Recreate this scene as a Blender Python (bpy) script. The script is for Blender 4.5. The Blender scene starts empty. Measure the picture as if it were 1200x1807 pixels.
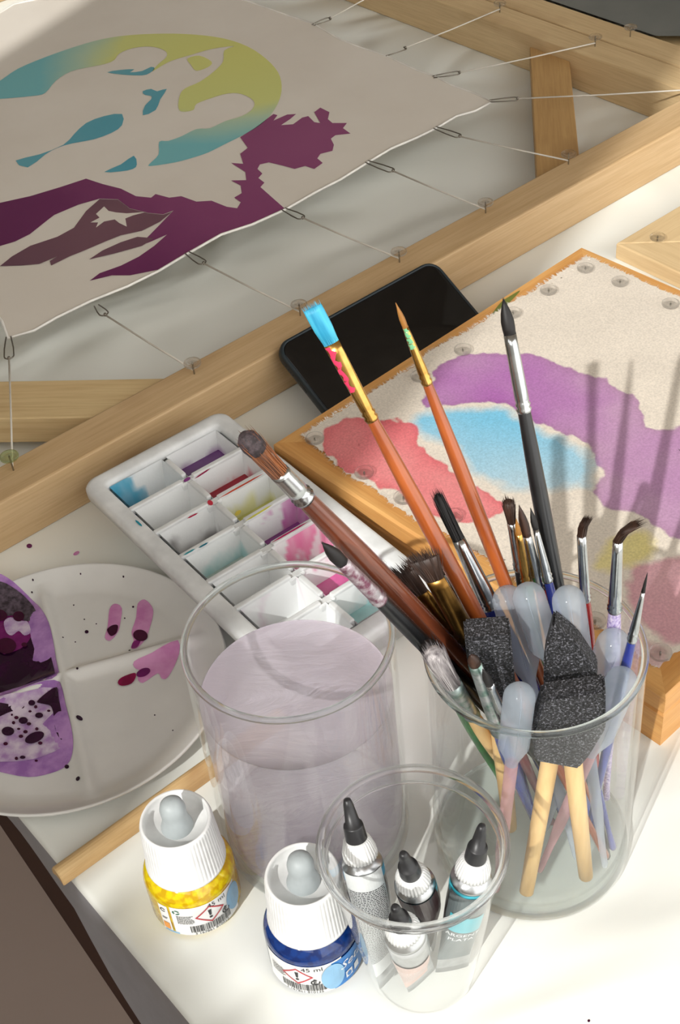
import bpy, bmesh, math, random
import numpy as np
from mathutils import Vector, Matrix
random.seed(7); rng = np.random.default_rng(7)
sc = bpy.context.scene
col = sc.collection

# ------------------------------------------------------------------ camera
F_PX, PITCH, ROLL, CAM_H = 2396.11, 0.73668, -0.11091, 0.6
fw = Vector((0, math.cos(PITCH), -math.sin(PITCH)))
rt0 = Vector((1, 0, 0)); up0 = rt0.cross(fw)
RT = math.cos(ROLL) * rt0 + math.sin(ROLL) * up0
UP = -math.sin(ROLL) * rt0 + math.cos(ROLL) * up0
cam_d = bpy.data.cameras.new('camera'); cam = bpy.data.objects.new('camera', cam_d); col.objects.link(cam)
m = Matrix.Identity(4)
for i in range(3):
    m[i][0] = RT[i]; m[i][1] = UP[i]; m[i][2] = -fw[i]
m[2][3] = CAM_H
cam.matrix_world = m
cam_d.sensor_fit = 'HORIZONTAL'; cam_d.sensor_width = 36; cam_d.lens = F_PX / 1200 * 36
cam_d.clip_start = 0.01; cam_d.clip_end = 50
sc.camera = cam
O = Vector((0, 0, CAM_H))

# ------------------------------------------------------------------ light and exposure
world = bpy.data.worlds.new('world'); sc.world = world; world.use_nodes = True
bg = world.node_tree.nodes['Background']; bg.inputs[0].default_value = (1.0, 0.985, 0.955, 1); bg.inputs[1].default_value = 2.3
SUN_AZ, SUN_EL = math.radians(33.2), math.radians(37.3)
sun_d = bpy.data.lights.new('sun_offscreen', 'SUN'); sun = bpy.data.objects.new('sun_offscreen', sun_d); col.objects.link(sun)
sun_d.energy = 3.1; sun_d.angle = math.radians(0.7); sun_d.color = (1.0, 0.98, 0.94)
sd = Vector((math.sin(SUN_AZ) * math.cos(SUN_EL), math.cos(SUN_AZ) * math.cos(SUN_EL), -math.sin(SUN_EL)))
sun.rotation_euler = sd.to_track_quat('-Z', 'Y').to_euler()
sun.location = -sd * 4
vs = sc.view_settings
vs.view_transform = 'Standard'; vs.look = 'None'; vs.gamma = 1; vs.exposure = 0.0; vs.use_curve_mapping = False
sc.cycles.transparent_max_bounces = 40; sc.cycles.max_bounces = 16; sc.cycles.transmission_bounces = 14
sc.cycles.sample_clamp_indirect = 6

# ------------------------------------------------------------------ helpers
def ray(px):
    return (fw + RT * ((px[0] - 600) / F_PX) - UP * ((px[1] - 903.5) / F_PX))
def at(x, y, z=0.0):
    """world point at height z seen at photograph pixel (x, y)"""
    d = ray((x, y)); return O + d * ((z - CAM_H) / d.z)
def on_plane(px, p0, n):
    d = ray(px); return O + d * ((p0 - O).dot(n) / d.dot(n))
def px_size(p):           # pixels per metre at world point p
    return F_PX / (p - O).dot(fw)
A_BIG = math.radians(36.12)
U = Vector((math.cos(A_BIG), math.sin(A_BIG), 0)); V = Vector((-math.sin(A_BIG), math.cos(A_BIG), 0))
def uv(u, v, z=0.0): return U * u + V * v + Vector((0, 0, z))

def lin(c):
    return tuple(((x / 255) / 12.92 if x <= 10 else ((x / 255 + .055) / 1.055) ** 2.4) for x in c[:3])

def mesh_obj(name, verts, faces, mat=None, parent=None, smooth=True, loc=None):
    me = bpy.data.meshes.new(name)
    me.from_pydata([tuple(v) for v in verts], [], [tuple(f) for f in faces]); me.update()
    if smooth: me.polygons.foreach_set('use_smooth', [True] * len(me.polygons))
    return link(name, me, mat, parent, loc)
def link(name, me, mat=None, parent=None, loc=None):
    o = bpy.data.objects.new(name, me); col.objects.link(o)
    if mat: me.materials.append(mat)
    if parent: o.parent = parent
    if loc is not None: o.location = loc
    return o
def bm_obj(name, bm, mat=None, parent=None, smooth=False, loc=None):
    me = bpy.data.meshes.new(name); bm.to_mesh(me); bm.free()
    if smooth: me.polygons.foreach_set('use_smooth', [True] * len(me.polygons))
    return link(name, me, mat, parent, loc)
def tag(o, label, cat, group=None, kind=None):
    o['label'] = label; o['category'] = cat
    if group: o['group'] = group
    if kind: o['kind'] = kind
    return o
def struct(o, label, cat='room'):
    o['kind'] = 'structure'; o['label'] = label; o['category'] = cat; return o
def thing(name, label, cat, loc=(0, 0, 0), rotz=0, group=None):
    o = bpy.data.objects.new(name, None); col.objects.link(o); o.empty_display_size = .01
    o.location = loc; o.rotation_euler = (0, 0, rotz)
    return tag(o, label, cat, group)
def axis_frame(b, t, side=None):
    z = (t - b).normalized()
    s = side if side is not None else RT
    x = (s - z * s.dot(z)).normalized(); y = z.cross(x)
    M = Matrix.Identity(4)
    for i in range(3):
        M[i][0] = x[i]; M[i][1] = y[i]; M[i][2] = z[i]; M[i][3] = b[i]
    return M

def lathe(profile, n=32, cap0=False, cap1=False, mod=None):
    """profile: list of (r, z) or (rx, ry, z)"""
    vs_, fs = [], []
    for k, p in enumerate(profile):
        rx, ry, z = (p[0], p[0], p[1]) if len(p) == 2 else p
        for i in range(n):
            a = 2 * math.pi * i / n
            q = mod(a, k) if mod else 1.0
            vs_.append((rx * q * math.cos(a), ry * q * math.sin(a), z))
    for k in range(len(profile) - 1):
        for i in range(n):
            j = (i + 1) % n
            fs.append((k * n + i, k * n + j, (k + 1) * n + j, (k + 1) * n + i))
    if cap0: fs.append(tuple(reversed(range(n))))
    if cap1: fs.append(tuple(range((len(profile) - 1) * n, len(profile) * n)))
    return vs_, fs
def tube(path, radii, n=8, closed=False):
    pts = [Vector(p) for p in path]
    if not hasattr(radii, '__len__'): radii = [radii] * len(pts)
    vs_, fs = [], []
    prev = None
    for i, p in enumerate(pts):
        if closed: t = pts[(i + 1) % len(pts)] - pts[i - 1]
        else: t = pts[min(i + 1, len(pts) - 1)] - pts[max(i - 1, 0)]
        t.normalize()
        if prev is None:
            prev = t.orthogonal().normalized()
        x = (prev - t * prev.dot(t)).normalized(); prev = x; y = t.cross(x)
        for k in range(n):
            a = 2 * math.pi * k / n
            vs_.append(p + (x * math.cos(a) + y * math.sin(a)) * radii[i])
    R = len(pts)
    for i in range(R if closed else R - 1):
        for k in range(n):
            k2 = (k + 1) % n; i2 = (i + 1) % R
            fs.append((i * n + k, i * n + k2, i2 * n + k2, i2 * n + k))
    if not closed:
        fs.append(tuple(reversed(range(n)))); fs.append(tuple(range((R - 1) * n, R * n)))
    return vs_, fs
def box_bm(x0, x1, y0, y1, z0, z1, bev=0.0, seg=2, bm=None):
    b = bmesh.new()
    vv = [b.verts.new(p) for p in ((x0, y0, z0), (x1, y0, z0), (x1, y1, z0), (x0, y1, z0), (x0, y0, z1), (x1, y0, z1), (x1, y1, z1), (x0, y1, z1))]
    for f in ((3, 2, 1, 0), (4, 5, 6, 7), (0, 1, 5, 4), (1, 2, 6, 5), (2, 3, 7, 6), (3, 0, 4, 7)): b.faces.new([vv[i] for i in f])
    if bev: bmesh.ops.bevel(b, geom=b.edges[:], offset=bev, segments=seg, affect='EDGES', profile=.5)
    return b
def prism(poly, z0, z1, bev=0.0, seg=2):
    b = bmesh.new()
    lo = [b.verts.new((p[0], p[1], z0)) for p in poly]; hi = [b.verts.new((p[0], p[1], z1)) for p in poly]
    n = len(poly)
    b.faces.new(list(reversed(lo))); b.faces.new(hi)
    for i in range(n): b.faces.new((lo[i], lo[(i + 1) % n], hi[(i + 1) % n], hi[i]))
    bmesh.ops.recalc_face_normals(b, faces=b.faces[:])
    if bev: bmesh.ops.bevel(b, geom=b.edges[:], offset=bev, segments=seg, affect='EDGES', profile=.5)
    return b
def smooth_poly(poly, n=4):
    out = []; P = [Vector(p) for p in poly]; N = len(P)
    for i in range(N):
        a, b, c, d = P[i - 1], P[i], P[(i + 1) % N], P[(i + 2) % N]
        for k in range(n):
            t = k / n
            out.append(0.5 * ((2 * b) + (c - a) * t + (2 * a - 5 * b + 4 * c - d) * t * t + (3 * b - a - 3 * c + d) * t ** 3))
    return out
def patch(name, poly, zfun, mat, parent, off=.0002, cuts=0, smooth=True):
    b = bmesh.new()
    f = b.faces.new([b.verts.new((p[0], p[1], 0)) for p in poly])
    bmesh.ops.triangulate(b, faces=[f])
    if cuts: bmesh.ops.subdivide_edges(b, edges=b.edges[:], cuts=cuts, use_grid_fill=True)
    for v in b.verts: v.co.z = (zfun(v.co.x, v.co.y) if callable(zfun) else zfun) + off
    bmesh.ops.recalc_face_normals(b, faces=b.faces[:])
    if sum(f.normal.z for f in b.faces) < 0: bmesh.ops.reverse_faces(b, faces=b.faces[:])
    return bm_obj(name, b, mat, parent, smooth)
def ellipse(cx, cy, rx, ry, rot=0, n=20):
    return [(cx + rx * math.cos(t) * math.cos(rot) - ry * math.sin(t) * math.sin(rot), cy + rx * math.cos(t) * math.sin(rot) + ry * math.sin(t) * math.cos(rot)) for t in [2 * math.pi * i / n for i in range(n)]]
def text_geo(s, size):
    c = bpy.data.curves.new('lettering', 'FONT'); c.body = s; c.size = size; c.align_x = 'CENTER'; c.resolution_u = 2
    o = bpy.data.objects.new('lettering', c); col.objects.link(o)
    dg = bpy.context.evaluated_depsgraph_get(); me = o.evaluated_get(dg).to_mesh()
    v = [tuple(p.co) for p in me.vertices]; f = [tuple(p.vertices) for p in me.polygons]
    o.evaluated_get(dg).to_mesh_clear(); bpy.data.objects.remove(o); bpy.data.curves.remove(c)
    return v, f
def sdf(P, poly):
    """signed distance of points P (N,2) to polygon, negative inside"""
    poly = np.asarray(poly, float); N = len(P); d = np.full(N, 1e9); inside = np.zeros(N, bool)
    for i in range(len(poly)):
        a = poly[i]; b = poly[(i + 1) % len(poly)]; e = b - a; w = P - a
        t = np.clip((w @ e) / max(e @ e, 1e-15), 0, 1)
        d = np.minimum(d, np.hypot(*(w - t[:, None] * e).T))
        cnd = (a[1] > P[:, 1]) != (b[1] > P[:, 1])
        with np.errstate(all='ignore'): xi = (b[0] - a[0]) * (P[:, 1] - a[1]) / (b[1] - a[1]) + a[0]
        inside ^= cnd & (P[:, 0] < xi)
    return np.where(inside, -d, d)
_tab = rng.random((64, 64, 8))
def vnoise(P, f, ch=0):
    q = np.asarray(P)[:, :2] * f; i = np.floor(q).astype(int); t = q - i; t = t * t * (3 - 2 * t); T = _tab[:, :, ch]
    g = lambda a, b: T[(i[:, 0] + a) % 64, (i[:, 1] + b) % 64]
    return (g(0, 0) * (1 - t[:, 0]) + g(1, 0) * t[:, 0]) * (1 - t[:, 1]) + (g(0, 1) * (1 - t[:, 0]) + g(1, 1) * t[:, 0]) * t[:, 1]
def fbm(P, f, ch=0):
    return (vnoise(P, f, ch) + .5 * vnoise(P, f * 2.1, ch + 1) + .25 * vnoise(P, f * 4.3, ch + 2)) / 1.75
def set_col(o, cols, name='paint'):
    a = o.data.color_attributes.new(name, 'FLOAT_COLOR', 'POINT')
    c = np.ones((len(o.data.vertices), 4), np.float32); c[:, :3] = cols
    a.data.foreach_set('color', c.ravel())

# ------------------------------------------------------------------ materials
def new_mat(name):
    mt = bpy.data.materials.new(name); mt.use_nodes = True; nt = mt.node_tree
    for n in list(nt.nodes):
        if n.type != 'OUTPUT_MATERIAL': nt.nodes.remove(n)
    return mt, nt, nt.nodes['Material Output']
def N(nt, kind, **kw):
    n = nt.nodes.new(kind)
    for k, v in kw.items():
        if k.startswith('i_'): n.inputs[k[2:].replace('_', ' ')].default_value = v
        else: setattr(n, k, v)
    return n
def rgba(c): return (*lin(c), 1)
def ramp(nt, stops):
    r = nt.nodes.new('ShaderNodeValToRGB'); e = r.color_ramp.elements
    while len(e) < len(stops): e.new(.5)
    for x, (p, c) in zip(e, stops): x.position = p; x.color = c
    return r
def bump(nt, hsock, strength, dist, bs):
    b = N(nt, 'ShaderNodeBump'); b.inputs['Strength'].default_value = strength; b.inputs['Distance'].default_value = dist
    nt.links.new(hsock, b.inputs['Height']); nt.links.new(b.outputs[0], bs.inputs['Normal'])
def noise(nt, scale, detail=4, rough=.55, vec=None, coord='Object'):
    t = N(nt, 'ShaderNodeTexCoord'); mp = N(nt, 'ShaderNodeMapping')
    nt.links.new(t.outputs[coord], mp.inputs[0])
    if vec: mp.inputs['Scale'].default_value = vec
    n = N(nt, 'ShaderNodeTexNoise'); n.inputs['Scale'].default_value = scale; n.inputs['Detail'].default_value = detail; n.inputs['Roughness'].default_value = rough
    nt.links.new(mp.outputs[0], n.inputs['Vector']); return n
def plain(name, c, rough=.5, metal=0.0, c2=None, nscale=40, spec=.5, vec=None, bmp=0, coat=0, sheen=0, bdist=.0004):
    mt, nt, out = new_mat(name); b = N(nt, 'ShaderNodeBsdfPrincipled')
    b.inputs['Base Color'].default_value = rgba(c); b.inputs['Roughness'].default_value = rough; b.inputs['Metallic'].default_value = metal
    b.inputs['Specular IOR Level'].default_value = spec; b.inputs['Coat Weight'].default_value = coat; b.inputs['Sheen Weight'].default_value = sheen
    n = noise(nt, nscale, vec=vec)
    c2 = c2 or tuple(max(0, x * .9) for x in c)
    r = ramp(nt, [(.36, rgba(c)), (.64, rgba(c2))])
    nt.links.new(n.outputs['Fac'], r.inputs[0]); nt.links.new(r.outputs[0], b.inputs['Base Color'])
    if bmp: bump(nt, n.outputs['Fac'], bmp, bdist, b)
    nt.links.new(b.outputs[0], out.inputs[0]); return mt
def wood(name, a, b_, dark, rough=.5, s=1.0, coat=0.0):
    """grain runs along local X"""
    mt, nt, out = new_mat(name); b = N(nt, 'ShaderNodeBsdfPrincipled'); b.inputs['Roughness'].default_value = rough; b.inputs['Coat Weight'].default_value = coat
    n1 = noise(nt, 10 * s, 5, .6, (.7, 9, 9)); n2 = noise(nt, 60 * s, 4, .6, (.35, 9, 9)); n3 = noise(nt, 9 * s, 3, .5, (1, 2, 2))
    r1 = ramp(nt, [(.3, rgba(a)), (.7, rgba(b_))]); nt.links.new(n1.outputs['Fac'], r1.inputs[0])
    r2 = ramp(nt, [(.42, (1, 1, 1, 1)), (.75, (*[x * .72 + .1 for x in (1, .93, .85)], 1))]); nt.links.new(n2.outputs['Fac'], r2.inputs[0])
    mx = N(nt, 'ShaderNodeMix', data_type='RGBA', blend_type='MULTIPLY'); mx.inputs[0].default_value = .8
    nt.links.new(r1.outputs[0], mx.inputs[6]); nt.links.new(r2.outputs[0], mx.inputs[7])
    mx2 = N(nt, 'ShaderNodeMix', data_type='RGBA'); r3 = ramp(nt, [(.62, (0, 0, 0, 1)), (.8, (.7, .7, .7, 1))]); nt.links.new(n3.outputs['Fac'], r3.inputs[0])
    nt.links.new(r3.outputs[0], mx2.inputs[0]); nt.links.new(mx.outputs[2], mx2.inputs[6]); mx2.inputs[7].default_value = rgba(dark)
    nt.links.new(mx2.outputs[2], b.inputs['Base Color']); bump(nt, n2.outputs['Fac'], .25, .0004, b)
    nt.links.new(b.outputs[0], out.inputs[0]); return mt
def attr_mat(name, rough=.4, spec=.5, fine=0.0, transl=0.0, coat=0, bmp=0, fs=900, bdist=.0004):
    mt, nt, out = new_mat(name); b = N(nt, 'ShaderNodeBsdfPrincipled'); b.inputs['Roughness'].default_value = rough; b.inputs['Specular IOR Level'].default_value = spec; b.inputs['Coat Weight'].default_value = coat
    a = N(nt, 'ShaderNodeVertexColor'); a.layer_name = 'paint'
    n = noise(nt, fs, 3, .6)
    r = ramp(nt, [(.3, (1 - fine,) * 3 + (1,)), (.7, (1 + fine * .6,) * 3 + (1,))]); nt.links.new(n.outputs['Fac'], r.inputs[0])
    mx = N(nt, 'ShaderNodeMix', data_type='RGBA', blend_type='MULTIPLY'); mx.inputs[0].default_value = 1
    nt.links.new(a.outputs[0], mx.inputs[6]); nt.links.new(r.outputs[0], mx.inputs[7]); nt.links.new(mx.outputs[2], b.inputs['Base Color'])
    if bmp: bump(nt, n.outputs['Fac'], bmp, bdist, b)
    s = b
    if transl:
        t = N(nt, 'ShaderNodeBsdfTranslucent'); nt.links.new(mx.outputs[2], t.inputs[0]); x = N(nt, 'ShaderNodeMixShader'); x.inputs[0].default_value = transl
        nt.links.new(b.outputs[0], x.inputs[1]); nt.links.new(t.outputs[0], x.inputs[2]); s = x
    nt.links.new(s.outputs[0], out.inputs[0]); return mt
def thin_glass(name, tint, ior=1.45, rough=0.0, boost=1.0, bmp=0, bs=30, vec=None):
    mt, nt, out = new_mat(name)
    t = N(nt, 'ShaderNodeBsdfTransparent'); t.inputs[0].default_value = (*tint, 1)
    g = N(nt, 'ShaderNodeBsdfGlossy'); g.inputs['Roughness'].default_value = rough; g.inputs[0].default_value = (1, 1, 1, 1)
    # Schlick reflectance of a thin clear wall, the same from both sides
    f0 = ((ior - 1) / (ior + 1)) ** 2
    fr = N(nt, 'ShaderNodeLayerWeight'); fr.inputs[0].default_value = .5
    pw_ = N(nt, 'ShaderNodeMath', operation='POWER'); pw_.inputs[1].default_value = 4.0; nt.links.new(fr.outputs['Facing'], pw_.inputs[0])
    mu = N(nt, 'ShaderNodeMath', operation='MULTIPLY_ADD', use_clamp=True); mu.inputs[1].default_value = (1 - f0) * .8 * boost; mu.inputs[2].default_value = f0 * boost; nt.links.new(pw_.outputs[0], mu.inputs[0])
    x = N(nt, 'ShaderNodeMixShader'); nt.links.new(mu.outputs[0], x.inputs[0]); nt.links.new(t.outputs[0], x.inputs[1]); nt.links.new(g.outputs[0], x.inputs[2])
    if bmp:
        n = noise(nt, bs, 3, .5, vec); b = N(nt, 'ShaderNodeBump'); b.inputs['Strength'].default_value = bmp; b.inputs['Distance'].default_value = .002
        nt.links.new(n.outputs['Fac'], b.inputs['Height']); nt.links.new(b.outputs[0], g.inputs['Normal']); nt.links.new(b.outputs[0], fr.inputs['Normal'])
    nt.links.new(x.outputs[0], out.inputs[0]); return mt
def refr_glass(name, tint, ior=1.45, clear=.35, rough=0.0, bmp=0, bs=25, bd=.002):
    """solid clear material: refracts, and lets part of the light straight through"""
    mt, nt, out = new_mat(name)
    t = N(nt, 'ShaderNodeBsdfTransparent'); t.inputs[0].default_value = (*tint, 1)
    g = N(nt, 'ShaderNodeBsdfGlass'); g.inputs['IOR'].default_value = ior; g.inputs['Roughness'].default_value = rough; g.inputs[0].default_value = (*tint, 1)
    x = N(nt, 'ShaderNodeMixShader'); x.inputs[0].default_value = 1 - clear
    if bmp:
        n = noise(nt, bs, 3, .55); b = N(nt, 'ShaderNodeBump'); b.inputs['Strength'].default_value = bmp; b.inputs['Distance'].default_value = bd
        nt.links.new(n.outputs['Fac'], b.inputs['Height']); nt.links.new(b.outputs[0], g.inputs['Normal'])
    nt.links.new(t.outputs[0], x.inputs[1]); nt.links.new(g.outputs[0], x.inputs[2]); nt.links.new(x.outputs[0], out.inputs[0]); return mt
def milky(name, c, clear=.35, tr=.3, rough=.2):
    mt, nt, out = new_mat(name)
    b = N(nt, 'ShaderNodeBsdfPrincipled'); b.inputs['Base Color'].default_value = rgba(c); b.inputs['Roughness'].default_value = rough
    n = noise(nt, 60); r = ramp(nt, [(.3, rgba(c)), (.7, rgba(tuple(x * .95 for x in c)))]); nt.links.new(n.outputs['Fac'], r.inputs[0]); nt.links.new(r.outputs[0], b.inputs['Base Color'])
    tl = N(nt, 'ShaderNodeBsdfTranslucent'); nt.links.new(r.outputs[0], tl.inputs[0])
    tp = N(nt, 'ShaderNodeBsdfTransparent'); tp.inputs[0].default_value = (.97, .98, 1, 1)
    x1 = N(nt, 'ShaderNodeMixShader'); x1.inputs[0].default_value = tr; nt.links.new(b.outputs[0], x1.inputs[1]); nt.links.new(tl.outputs[0], x1.inputs[2])
    x2 = N(nt, 'ShaderNodeMixShader'); x2.inputs[0].default_value = clear; nt.links.new(x1.outputs[0], x2.inputs[1]); nt.links.new(tp.outputs[0], x2.inputs[2])
    nt.links.new(x2.outputs[0], out.inputs[0]); return mt
def silk_paint(name, stops, centre, radius, rough=.55, nz=.25, alpha=1.0):
    """pigment whose hue runs with distance from a point of the cloth (world metres)"""
    mt, nt, out = new_mat(name); b = N(nt, 'ShaderNodeBsdfPrincipled'); b.inputs['Roughness'].default_value = rough; b.inputs['Specular IOR Level'].default_value = .3
    g = N(nt, 'ShaderNodeTexCoord'); d = N(nt, 'ShaderNodeVectorMath', operation='DISTANCE'); d.inputs[1].default_value = tuple(centre)
    nt.links.new(g.outputs['Object'], d.inputs[0])
    n = noise(nt, 14, 5, .6)
    ad = N(nt, 'ShaderNodeMath', operation='MULTIPLY_ADD'); ad.inputs[1].default_value = 1 / radius
    mm = N(nt, 'ShaderNodeMath', operation='MULTIPLY_ADD'); mm.inputs[1].default_value = nz; mm.inputs[2].default_value = -nz / 2
    nt.links.new(n.outputs['Fac'], mm.inputs[0]); nt.links.new(d.outputs['Value'], ad.inputs[0]); nt.links.new(mm.outputs[0], ad.inputs[2])
    r = ramp(nt, [(p, rgba(c)) for p, c in stops]); nt.links.new(ad.outputs[0], r.inputs[0]); nt.links.new(r.outputs[0], b.inputs['Base Color'])
    nt.links.new(b.outputs[0], out.inputs[0]); return mt

M = {}
M['white_wall'] = plain('painted_wall', (200, 196, 188), .8, c2=(190, 186, 178), nscale=6)
M['ceil'] = plain('ceiling_wood', (192, 180, 164), .8, c2=(178, 166, 150), nscale=3)
M['dim_wall'] = plain('dim_wall', (196, 188, 176), .8, c2=(186, 178, 166), nscale=4)
M['floor'] = plain('brown_floor', (78, 56, 48), .6, c2=(66, 46, 40), nscale=5)
M['sheet'] = plain('taupe_sheet', (170, 154, 145), .75, c2=(164, 148, 139), nscale=2.2)
def cloth_mat():
    mt, nt, out = new_mat('plastic_cloth'); b = N(nt, 'ShaderNodeBsdfPrincipled'); b.inputs['Roughness'].default_value = .34; b.inputs['Specular IOR Level'].default_value = .45
    n = noise(nt, 5, 1.2, .4, (1, 1.6, 1)); n.inputs['Distortion'].default_value = 1.2
    r = ramp(nt, [(.36, rgba((236, 238, 232))), (.64, rgba((230, 232, 226)))]); nt.links.new(n.outputs['Fac'], r.inputs[0]); nt.links.new(r.outputs[0], b.inputs['Base Color'])
    bump(nt, n.outputs['Fac'], 1, .022, b); nt.links.new(b.outputs[0], out.inputs[0]); return mt
M['cloth'] = cloth_mat()
M['film'] = milky('frosted_film', (214, 218, 226), .42, .25, .4)
M['pine'] = wood('pine_bar', (212, 182, 140), (196, 164, 120), (158, 122, 82), .55)
M['pine2'] = wood('pine_pale', (222, 196, 152), (206, 178, 134), (176, 140, 98), .55)
M['brace'] = wood('brace_board', (196, 158, 104), (182, 144, 92), (150, 112, 66), .6)
M['brace2'] = wood('brace_pale', (222, 198, 150), (206, 176, 128), (180, 140, 96), .6)
M['orange_wood'] = wood('varnished_bar', (222, 170, 104), (202, 142, 76), (152, 98, 50), .45, 1.3)
M['rod_wood'] = wood('rod_wood', (222, 190, 138), (204, 166, 114), (170, 130, 86), .6, 2)
M['silk'] = plain('white_silk', (226, 219, 208), .45, c2=(220, 212, 200), nscale=9, sheen=.2)
M['hem'] = plain('silk_hem', (246, 243, 236), .4)
M['grey_silk'] = plain('grey_silk', (122, 124, 120), .6, c2=(98, 102, 100), nscale=6)
M['steel'] = plain('steel_wire', (150, 144, 134), .3, 1.0)
M['cord'] = plain('elastic_cord', (226, 220, 208), .6)
M['clear'] = refr_glass('clear_plastic', (.99, .99, .99), 1.45, .62)
M['clear_green'] = refr_glass('green_plastic', (.86, .92, .74), 1.45, .6)
M['pinsteel'] = plain('pin_steel', (170, 168, 162), .25, 1.0)
M['pool_white'] = plain('tray_white', (236, 238, 238), .35, spec=.5)
M['phone_case'] = plain('phone_case', (34, 46, 52), .45)
M['phone_screen'] = plain('phone_screen', (7, 7, 9), .05, c2=(5, 5, 7), spec=.6)
M['phone_port'] = plain('phone_port', (60, 62, 64), .3, .8)
M['white_cap'] = plain('white_cap', (240, 241, 240), .35)
M['rubber'] = plain('grey_rubber', (178, 186, 188), .5)
M['print_black'] = plain('black_print', (40, 40, 44), .5)
M['print_red'] = plain('red_print', (190, 50, 60), .5)
M['print_green'] = plain('green_print', (60, 110, 90), .5)
M['print_white'] = plain('white_print', (240, 244, 246), .5)
M['label_white'] = plain('white_label', (240, 240, 238), .35)
M['label_sky'] = plain('sky_blue_print', (140, 190, 226), .4)
M['label_blue'] = plain('blue_print', (30, 122, 200), .4)
M['label_yellow'] = plain('yellow_print', (250, 226, 40), .4)
M['label_orange'] = plain('orange_print', (240, 160, 70), .4)
M['alu'] = plain('aluminium', (196, 198, 200), .28, 1.0, c2=(180, 182, 184), nscale=200)
M['black_plastic'] = plain('black_plastic', (44, 44, 46), .4)
M['foam'] = None
def foam_mat():
    mt, nt, out = new_mat('black_foam'); b = N(nt, 'ShaderNodeBsdfPrincipled'); b.inputs['Roughness'].default_value = .7
    n = noise(nt, 1000, 2, .7); r = ramp(nt, [(.40, rgba((10, 10, 11))), (.56, rgba((52, 52, 56))), (.68, rgba((130, 130, 138)))]); nt.links.new(n.outputs['Fac'], r.inputs[0]); nt.links.new(r.outputs[0], b.inputs['Base Color'])  # pale specks put the foam's speckled highlights into its colour
    bump(nt, n.outputs['Fac'], 1, .0012, b); nt.links.new(b.outputs[0], out.inputs[0]); return mt
M['foam'] = foam_mat()
M['gold'] = plain('gold_ferrule', (220, 176, 100), .22, 1.0, c2=(196, 150, 78), nscale=120)
M['dull_gold'] = plain('dull_gold_ferrule', (150, 112, 58), .3, 1.0, c2=(110, 80, 40), nscale=120)
M['silver'] = plain('silver_ferrule', (205, 208, 210), .2, 1.0, c2=(180, 184, 186), nscale=120)
M['painted_silver'] = plain('paint_marked_ferrule', (190, 194, 196), .3, .8, c2=(120, 150, 140), nscale=220)
M['motley'] = plain('motley_ferrule', (196, 190, 194), .35, .5, c2=(120, 70, 90), nscale=260)
M['orange_handle'] = plain('orange_handle', (186, 98, 44), .28, c2=(140, 66, 28), nscale=120, vec=(1, 1, .15), coat=.5)
M['brown_handle'] = plain('brown_handle', (126, 66, 40), .25, c2=(84, 42, 28), nscale=120, vec=(1, 1, .15), coat=.5)
M['black_handle'] = plain('black_handle', (24, 25, 27), .4, c2=(15, 16, 18), nscale=90, coat=.3)
M['blue_handle'] = plain('blue_handle', (42, 56, 140), .25, c2=(34, 44, 118), nscale=50, coat=.6)
M['red_handle'] = plain('red_handle', (170, 28, 26), .25, c2=(140, 20, 22), nscale=50, coat=.6)
M['dark_red_handle'] = plain('dark_red_handle', (110, 24, 34), .3, coat=.5)
M['green_handle'] = plain('green_handle', (54, 124, 56), .35, c2=(36, 92, 44), nscale=160, vec=(1, 1, .3), coat=.4)
M['raw_handle'] = plain('raw_wood_handle', (226, 190, 132), .55, c2=(206, 168, 110), nscale=150, vec=(1, 1, .12))
M['glitter'] = plain('glitter_handle', (226, 214, 236), .3, .2, c2=(150, 128, 190), nscale=700)
M['hair_blue'] = plain('blue_bristle', (84, 196, 224), .55, c2=(30, 140, 180), nscale=260, vec=(1, 1, .06))
M['hair_black'] = plain('black_bristle', (26, 22, 22), .55, c2=(16, 13, 13), nscale=260, vec=(1, 1, .06))
M['hair_brown'] = plain('brown_bristle', (70, 46, 34), .55, c2=(40, 26, 20), nscale=260, vec=(1, 1, .06))
M['hair_amber'] = plain('amber_bristle', (176, 124, 56), .5, c2=(140, 90, 36), nscale=260, vec=(1, 1, .06))
M['hair_rust'] = plain('rust_bristle', (150, 88, 44), .5, c2=(52, 38, 36), nscale=260, vec=(1, 1, .06))
M['hair_tip'] = plain('paint_caked_tip', (78, 66, 70), .7, c2=(40, 32, 34), nscale=500, bmp=.8)
M['hair_white'] = plain('white_black_bristle', (206, 200, 200), .6, c2=(70, 60, 66), nscale=260, vec=(1, 1, .06))
M['pink_paint'] = plain('pink_paint', (228, 60, 100), .4)
M['green_paint'] = plain('green_paint', (120, 190, 140), .4)
M['pipette'] = milky('milky_pipette', (206, 216, 226), .56, .4, .06)
M['pipette_pink'] = milky('pink_stained_pipette', (226, 180, 184), .45, .35, .15)
M['glass'] = thin_glass('glass_wall', (.985, .99, .99), 1.32, 0, .7)
M['glass_rim'] = refr_glass('glass_rim', (.95, .975, .97), 1.5, .25)
M['glass_base'] = refr_glass('glass_base', (.95, .97, .965), 1.5, .55)
M['pet'] = thin_glass('clear_cup_wall', (.975, .98, .98), 1.34, .02, 1.1, .12, 18, (1, 1, .15))
M['pet_rim'] = refr_glass('clear_cup_rim', (.97, .975, .98), 1.5, .4)
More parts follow.
